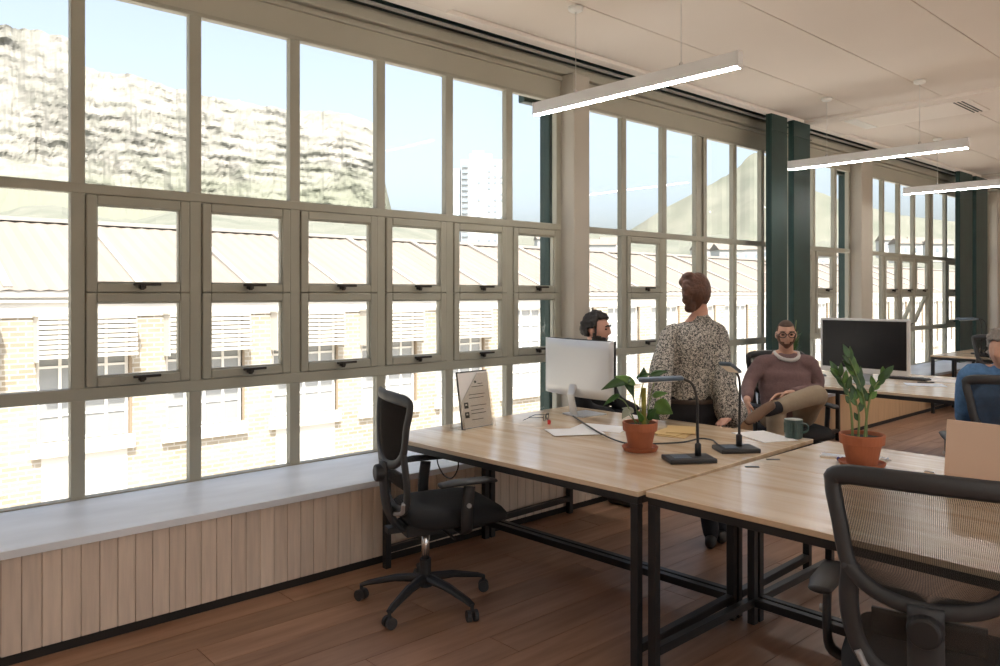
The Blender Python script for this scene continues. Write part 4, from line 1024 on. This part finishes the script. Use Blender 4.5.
# mug
pm = on_desk(793.5, 438); mg = empty('mug', pm, 0, 'dark green ribbed ceramic mug with a white inside', 'mug')
MB().lathe([(.040, 0), (.046, .004), (.047, .05), (.0485, .10), (.0475, .102)], 28).build('cup', 'mug_green', mg, smooth=False)
MB().lathe([(.0476, .103), (.044, .102), (.042, .03), (.01, .028)], 28).build('inside', 'ceramic_white', mg, smooth=True)
rb = MB()
for k in range(22):
    a = 2 * PI * k / 22; c = Vector((math.cos(a), math.sin(a), 0)); rb.tube([c * .0465 + UP * .03, c * .0475 + UP * .085], .003, 6)
rb.build('ribs', 'mug_green', mg)
MB().tube(spline([RGT * .044 + UP * .08, RGT * .075 + UP * .07, RGT * .075 + UP * .04, RGT * .044 + UP * .028], 5), .006, 8).build('handle', 'mug_green', mg, smooth=True)
# laptop seen from behind
pL = on_desk(944, 476); lp = empty('laptop', pL, math.radians(-2), 'open pinkish metal laptop seen from behind its lid', 'laptop')
lw, ld, lh = .345, .24, .245
tl = Matrix.Rotation(math.radians(8), 4, 'Y')
MB().box((0, -lw, 0), (ld, 0, .015)).build('base', 'rose_metal', lp, bevel=.004)
MB().box((-.004, -lw, .012), (.003, 0, lh), tl).build('lid', 'rose_metal', lp, bevel=.003)
MB().box((.003, -lw + .008, .025), (.0045, -.008, lh - .008), tl).build('display', 'screen_black', lp)
k_ = MB()
for i in range(5):
    for j in range(13): k_.box((.03 + i * .02, -lw + .03 + j * .022, .015), (.046 + i * .02, -lw + .048 + j * .022, .0165))
k_.build('keys', 'black_plastic', lp)
o = MB().tube([(-.055, .03, .003), (-.02, .012, .003)], .003, 6).build('pen', 'alu'); o.location = on_desk(940, 474); tag(o, 'thin silver pen lying beside the laptop corner', 'pen'); o.rotation_euler = (0, 0, -1.0)
# phone and keys beside the zamia pot
o = empty('phone', on_desk(837, 457), math.radians(-70), 'white phone lying half behind the zamia pot', 'phone'); MB().box((-.075, -.036, 0), (.075, .036, .008)).build('case', 'paper', o, bevel=.003); MB().box((-.068, -.032, .0078), (.068, .032, .0086)).build('display', 'paper_blue', o)
M('blue_plastic', (.05, .07, .35), .4)
o = empty('key_fob', on_desk(838.5, 461), 0, 'small blue and violet key fobs in front of the white phone', 'key fob')
for i in range(3): MB().ell((.0 + i * .016, -.012 * i, .010), (.009, .009, .010)).build('bead', 'blue_plastic', o, smooth=True)
o = empty('key_bunch', on_desk(888, 461), .4, 'bunch of metal keys lying beside the zamia pot', 'keys')
for i in range(3):
    a = i * .5; Rm = Matrix.Rotation(a, 4, 'Z'); MB().box((0, -.004, .002 + i * .003), (.055, .004, .005 + i * .003), Rm).build('key', 'chrome', o); 
MB().tube([(.014 * math.cos(2 * PI * i / 14) - .01, .014 * math.sin(2 * PI * i / 14), .006) for i in range(14)], .0015, 6, closed=True).build('key_ring', 'chrome', o)

# ------------------------------------------------------------------ outdoors
MB().box((-150, -180, -7.2), (200, 110, -7.0)).build('street', 'paving')['kind'] = 'structure'  # unseen ground, spread to both sides to bounce light indoors
BY = 21.0
EAVE, RIDGE_Z, RIDGE_Y = 1.58, 3.62, 26.0
bb = empty('brick_building', (0, BY, -7), 0, 'long pale brick building across the street with shuttered windows', 'building')
def bbox(a, b): return MB().box((a[0], a[1] - BY, a[2] + 7), (b[0], b[1] - BY, b[2] + 7))
XA, XB = -16, 110
P0, PS, PWD = 4.29, 2.98, 2.07; WT, WB = .95, -2.04
ks = list(range(-4, 32))
wall = MB()
def wbox(a, b): wall.box((a[0], a[1] - BY, a[2] + 7), (b[0], b[1] - BY, b[2] + 7))
wbox((XA, BY, -7), (XB, BY + .4, WB)); px_ = XA
for k in ks:
    x = P0 + k * PS; wbox((px_, BY, WB), (x, BY + .4, WT)); px_ = x + PWD
wbox((px_, BY, WB), (XB, BY + .4, WT)); wall.build('brick_wall', 'brick_yellow', bb)
bbox((XA, BY - .03, WT), (XB, BY + .4, 1.42)).build('plaster_band', 'render_white', bb)
bbox((XA, BY - .12, 1.42), (XB, BY + .2, EAVE)).build('gutter', 'render_white', bb, bevel=.02)
bbox((XA, BY - .10, 1.30), (XB, BY, 1.36)).build('cornice', 'louvre', bb)
roof = MB(); n_ = 620
vs = []
for i in range(n_ + 1):
    x = XA + (XB - XA) * i / n_; dzr = .035 * (i % 2)
    vs.append((roof.bm.verts.new((x, -.16, EAVE + 7 + dzr)), roof.bm.verts.new((x, RIDGE_Y - BY, RIDGE_Z + 7 + dzr)), roof.bm.verts.new((x, 2 * (RIDGE_Y - BY) + .3, EAVE + 7 + dzr))))
for i in range(n_):
    for j in (0, 1): roof.bm.faces.new((vs[i][j], vs[i + 1][j], vs[i + 1][j + 1], vs[i][j + 1]))
roof.build('roof', 'roof_sheet', bb)
bbox((XA, RIDGE_Y - .25, RIDGE_Z - .02), (XB, RIDGE_Y + .25, RIDGE_Z + .10)).build('ridge_cap', 'roof_strip', bb)
sl = math.atan2(RIDGE_Z - EAVE, RIDGE_Y - BY)
st_me = MB().box((-.09, 0, .03), (.09, 5.2, .10), Matrix.Rotation(sl, 4, 'X')).mesh('roof_strip', 'roof_strip')
for k in range(-3, 20):
    o = link('roof_strip', st_me, bb); o.location = (P0 + 2.4 + k * PS, 0, EAVE + 7 + .02)
# windows
fr = MB()
for x in (.04, PWD * .25, PWD * .5, PWD * .75, PWD - .04): fr.box((x - .035, .08, WB + 7), (x + .035, .16, WT + 7))
for z in range(6): zz_ = WB + .04 + z * (WT - WB - .08) / 5; fr.box((0, .085, zz_ - .03 + 7), (PWD, .155, zz_ + .03 + 7))
fr_me = fr.mesh('window', 'bwindow_frame')
pn_me = MB().box((0, .11, WB + 7), (PWD, .13, WT + 7)).mesh('pane', 'bwindow_glass')
sl_me = MB().box((-.12, -.12, WB - .34 + 7), (PWD + .12, .1, WB + 7)).mesh('window_sill', 'render_white')
ap_me = MB().box((.1, -.015, WB - 2.4 + 7), (PWD - .05, .02, WB - .36 + 7)).mesh('plaster_patch', 'render_white')
rv_me = MB().box((PWD, -.03, WB - .1 + 7), (PWD + .06, .08, WT + 7)).mesh('window_jamb', 'brick_brown')
lv = MB()
for i in range(9): z = .0 - .115 * i; lv.box((-.05, -.45 - .012 * i, z - .012), (PWD + .05, -.37 - .012 * i, z + .072), None)
lv.box((-.06, -.42, -1.02), (-.03, 0, .08)); lv.box((PWD + .03, -.42, -1.02), (PWD + .06, 0, .08)); lv.box((-.10, -.46, .06), (PWD + .10, .0, .12))
lv_me = lv.mesh('louvred_awning', 'louvre')
for k in ks:
    x = P0 + k * PS
    w = link('window', fr_me, bb); w.location = (x, 0, 0); link('pane', pn_me, w)
    s_ = link('window_sill', sl_me, bb); s_.location = (x, 0, 0)
    q = link('window_jamb', rv_me, bb); q.location = (x, 0, 0)
    if k % 2 == 0: q = link('plaster_patch', ap_me, bb); q.location = (x, 0, 0)
    if k <= 4: q = link('louvred_awning', lv_me, bb); q.location = (x, 0, WT + 7 - .03)

# tower block
tw = W(480, 293, 260); tw.z = 0
tb = empty('tower_block', (tw.x, tw.y, -30), math.atan2(RGT.y, RGT.x), 'white high-rise block with balconies and a pale blue side wing', 'building')
zt = lambda py: CAMH + (HOR - py) / FPX * 260 + 30
sx = 260 / FPX
X_ = lambda px: (px - 480) * sx
MB().box((X_(462), -7, 0), (X_(506), 8, zt(163))).build('tower_wall', 'tower_white', tb)
MB().box((X_(454.5), -5, 0), (X_(461), 8, zt(171))).build('side_wing', 'tower_blue', tb)
MB().box((X_(470), -4, zt(163)), (X_(492), 6, zt(156))).build('roof_plant', 'tower_white', tb)
MB().box((X_(473), -3, zt(156)), (X_(484), 3, zt(152.5))).build('lift_house', 'tower_white', tb)
b_me = MB().box((0, -7.5, 0), (X_(469) - X_(463), -6.9, 1.0)).mesh('balcony', 'tower_glass')
for i in range(22):
    o = link('balcony', b_me, tb); o.location = (X_(463), 0, zt(171 + i * 5.6))
w_me = MB().box((0, -7.15, 0), (.9, -6.95, .8)).mesh('window', 'tower_glass')
for i in range(20):
    for px in (478, 488, 494, 500): 
        if rnd.random() < .6: o = link('window', w_me, tb); o.location = (X_(px), 0, zt(170 + i * 5.6))

# mountain with flat top and cliffs, falling away at its right end
def ridge(px):
    K = [(-900, 60), (-500, 20), (-250, -8), (-60, 12), (0, 25), (35, 30), (70, 38), (84, 66), (100, 72), (135, 75), (165, 86), (190, 92), (230, 100), (290, 110), (340, 112), (374, 122), (382, 170), (392, 212), (460, 235)]
    for (a, b), (c, d) in zip(K, K[1:]):
        if a <= px <= c: return b + (d - b) * (px - a) / (c - a)
    return K[-1][1]
mt = MB(); NX, NV = 560, 110
def mt_pt(u, v):
    px = -900 + 1360 * u; top = ridge(px); D = 3000
    hgt = (HOR - top) / FPX * D * (1 + .012 * noise.noise(Vector((px * .09, 0, 0))) + .006 * noise.noise(Vector((px * .35, 4, 0))))
    if v <= 1:
        # steep cliff for the top 45 percent, talus slope below
        z = hgt * v; back = 900 * (v / .5) if v < .5 else 900 + 160 * (v - .5) / .5
        dd = D - 1060 + back + 70 * noise.noise(Vector((px * .022, v * 3.0, 1))) * min(1, 2.5 * v) + 15 * noise.noise(Vector((px * .09, v * 9, 7))) * min(1, 2 * v) + 11 * noise.noise(Vector((px * .03, v * 34, 7))) * (v > .45) + 8 * noise.noise(Vector((px * .22, v * 12, 3))) * min(1, 2 * v) + 5 * noise.noise(Vector((px * .5, v * 45, 5))) * min(1, 2 * v)
        s = dd / D
    p = FWD * dd + RGT * ((px - 500) / FPX * dd); return Vector((p.x, p.y, CAMH + z * (s if v < .98 else s) - 20 * (1 - v)))
mt.grid(mt_pt, NX, NV)
o = mt.build('mountain', 'mountain_rock', smooth=False); tag(o, None, kind='structure')
# conical peak at the right, seen through the second window bay
def peak(px):
    K = [(560, 270), (600, 245), (632, 229), (665, 208), (700, 190), (722, 178), (738, 168), (748, 156), (756, 152), (764, 154), (776, 170), (800, 185), (840, 200), (900, 215), (980, 225), (1100, 240), (1300, 262)]
    for (a, b), (c, d) in zip(K, K[1:]):
        if a <= px <= c: return b + (d - b) * (px - a) / (c - a)
    return 290
pk = MB()
def pk_pt(u, v):
    px = 560 + 740 * u; D = 2400; dd = D - 700 + 700 * v + 60 * noise.noise(Vector((px * .03, v * 4, 3))) * v
    hgt = (HOR - peak(px)) / FPX * D * (1 + .01 * noise.noise(Vector((px * .2, 0, 3))))
    p = FWD * dd + RGT * ((px - 500) / FPX * dd); return Vector((p.x, p.y, CAMH - 15 + (hgt + 15) * v * dd / D))
pk.grid(pk_pt, 160, 40); tag(pk.build('peak', 'slope_green'), None, kind='structure')
# lower wooded slope behind the brick building
hl = MB()
def hl_pt(u, v):
    px = -900 + 2300 * u; dd = 120 + 900 * v; top = 212 + 12 * noise.noise(Vector((px * .012, 0, 9))) + (16 if px > 380 else 0) * min(1, abs(px - 380) / 60) + 14 * min(1, max(0, (px - 560) / 200))
    z = CAMH - 7 + ((HOR - top) / FPX * 1020 + 7) * v ** 1.15 + 5 * noise.noise(Vector((px * .06, v * 14, 2))) * v
    p = FWD * dd + RGT * ((px - 500) / FPX * dd); return Vector((p.x, p.y, z))
hl.grid(hl_pt, 220, 50); tag(hl.build('hill', 'slope_green'), None, kind='structure')
# white houses on the slope
hm = MB().box((-5, -4, -3), (5, 4, 5)).mesh('house_wall', 'tower_white')
rm = MB(); rm.rings([[Vector((x, y, z)) for y, z in ((-4.6, 5), (4.6, 5), (0, 7.6))] for x in (-5.4, 5.4)]); rm = rm.mesh('house_roof', 'roof_sheet')
wm = MB().box((-3.2, -4.1, 1.2), (-1.6, -3.95, 3.2)).mesh('window', 'tower_glass')
for i, (px, py, D) in enumerate(((602, 252, 300), (612, 249, 330), (706, 256, 320), (719, 254, 360), (727, 257, 300), (748, 256, 330), (758, 254, 380), (826, 262, 360), (890, 246, 380), (905, 250, 340), (918, 247, 400), (548, 246, 320), (938, 250, 360))):
    p = W(px, py, D); h = empty('house', p - UP * 2.5, math.atan2(RGT.y, RGT.x) + rnd.uniform(-.3, .3), 'small white house on the slope beyond the brick building', 'house', 'white houses on the slope')
    link('house_wall', hm, h); link('house_roof', rm, h)
    for dx in (0, 4.6): o = link('window', wm, h); o.location = (dx, 0, 0)
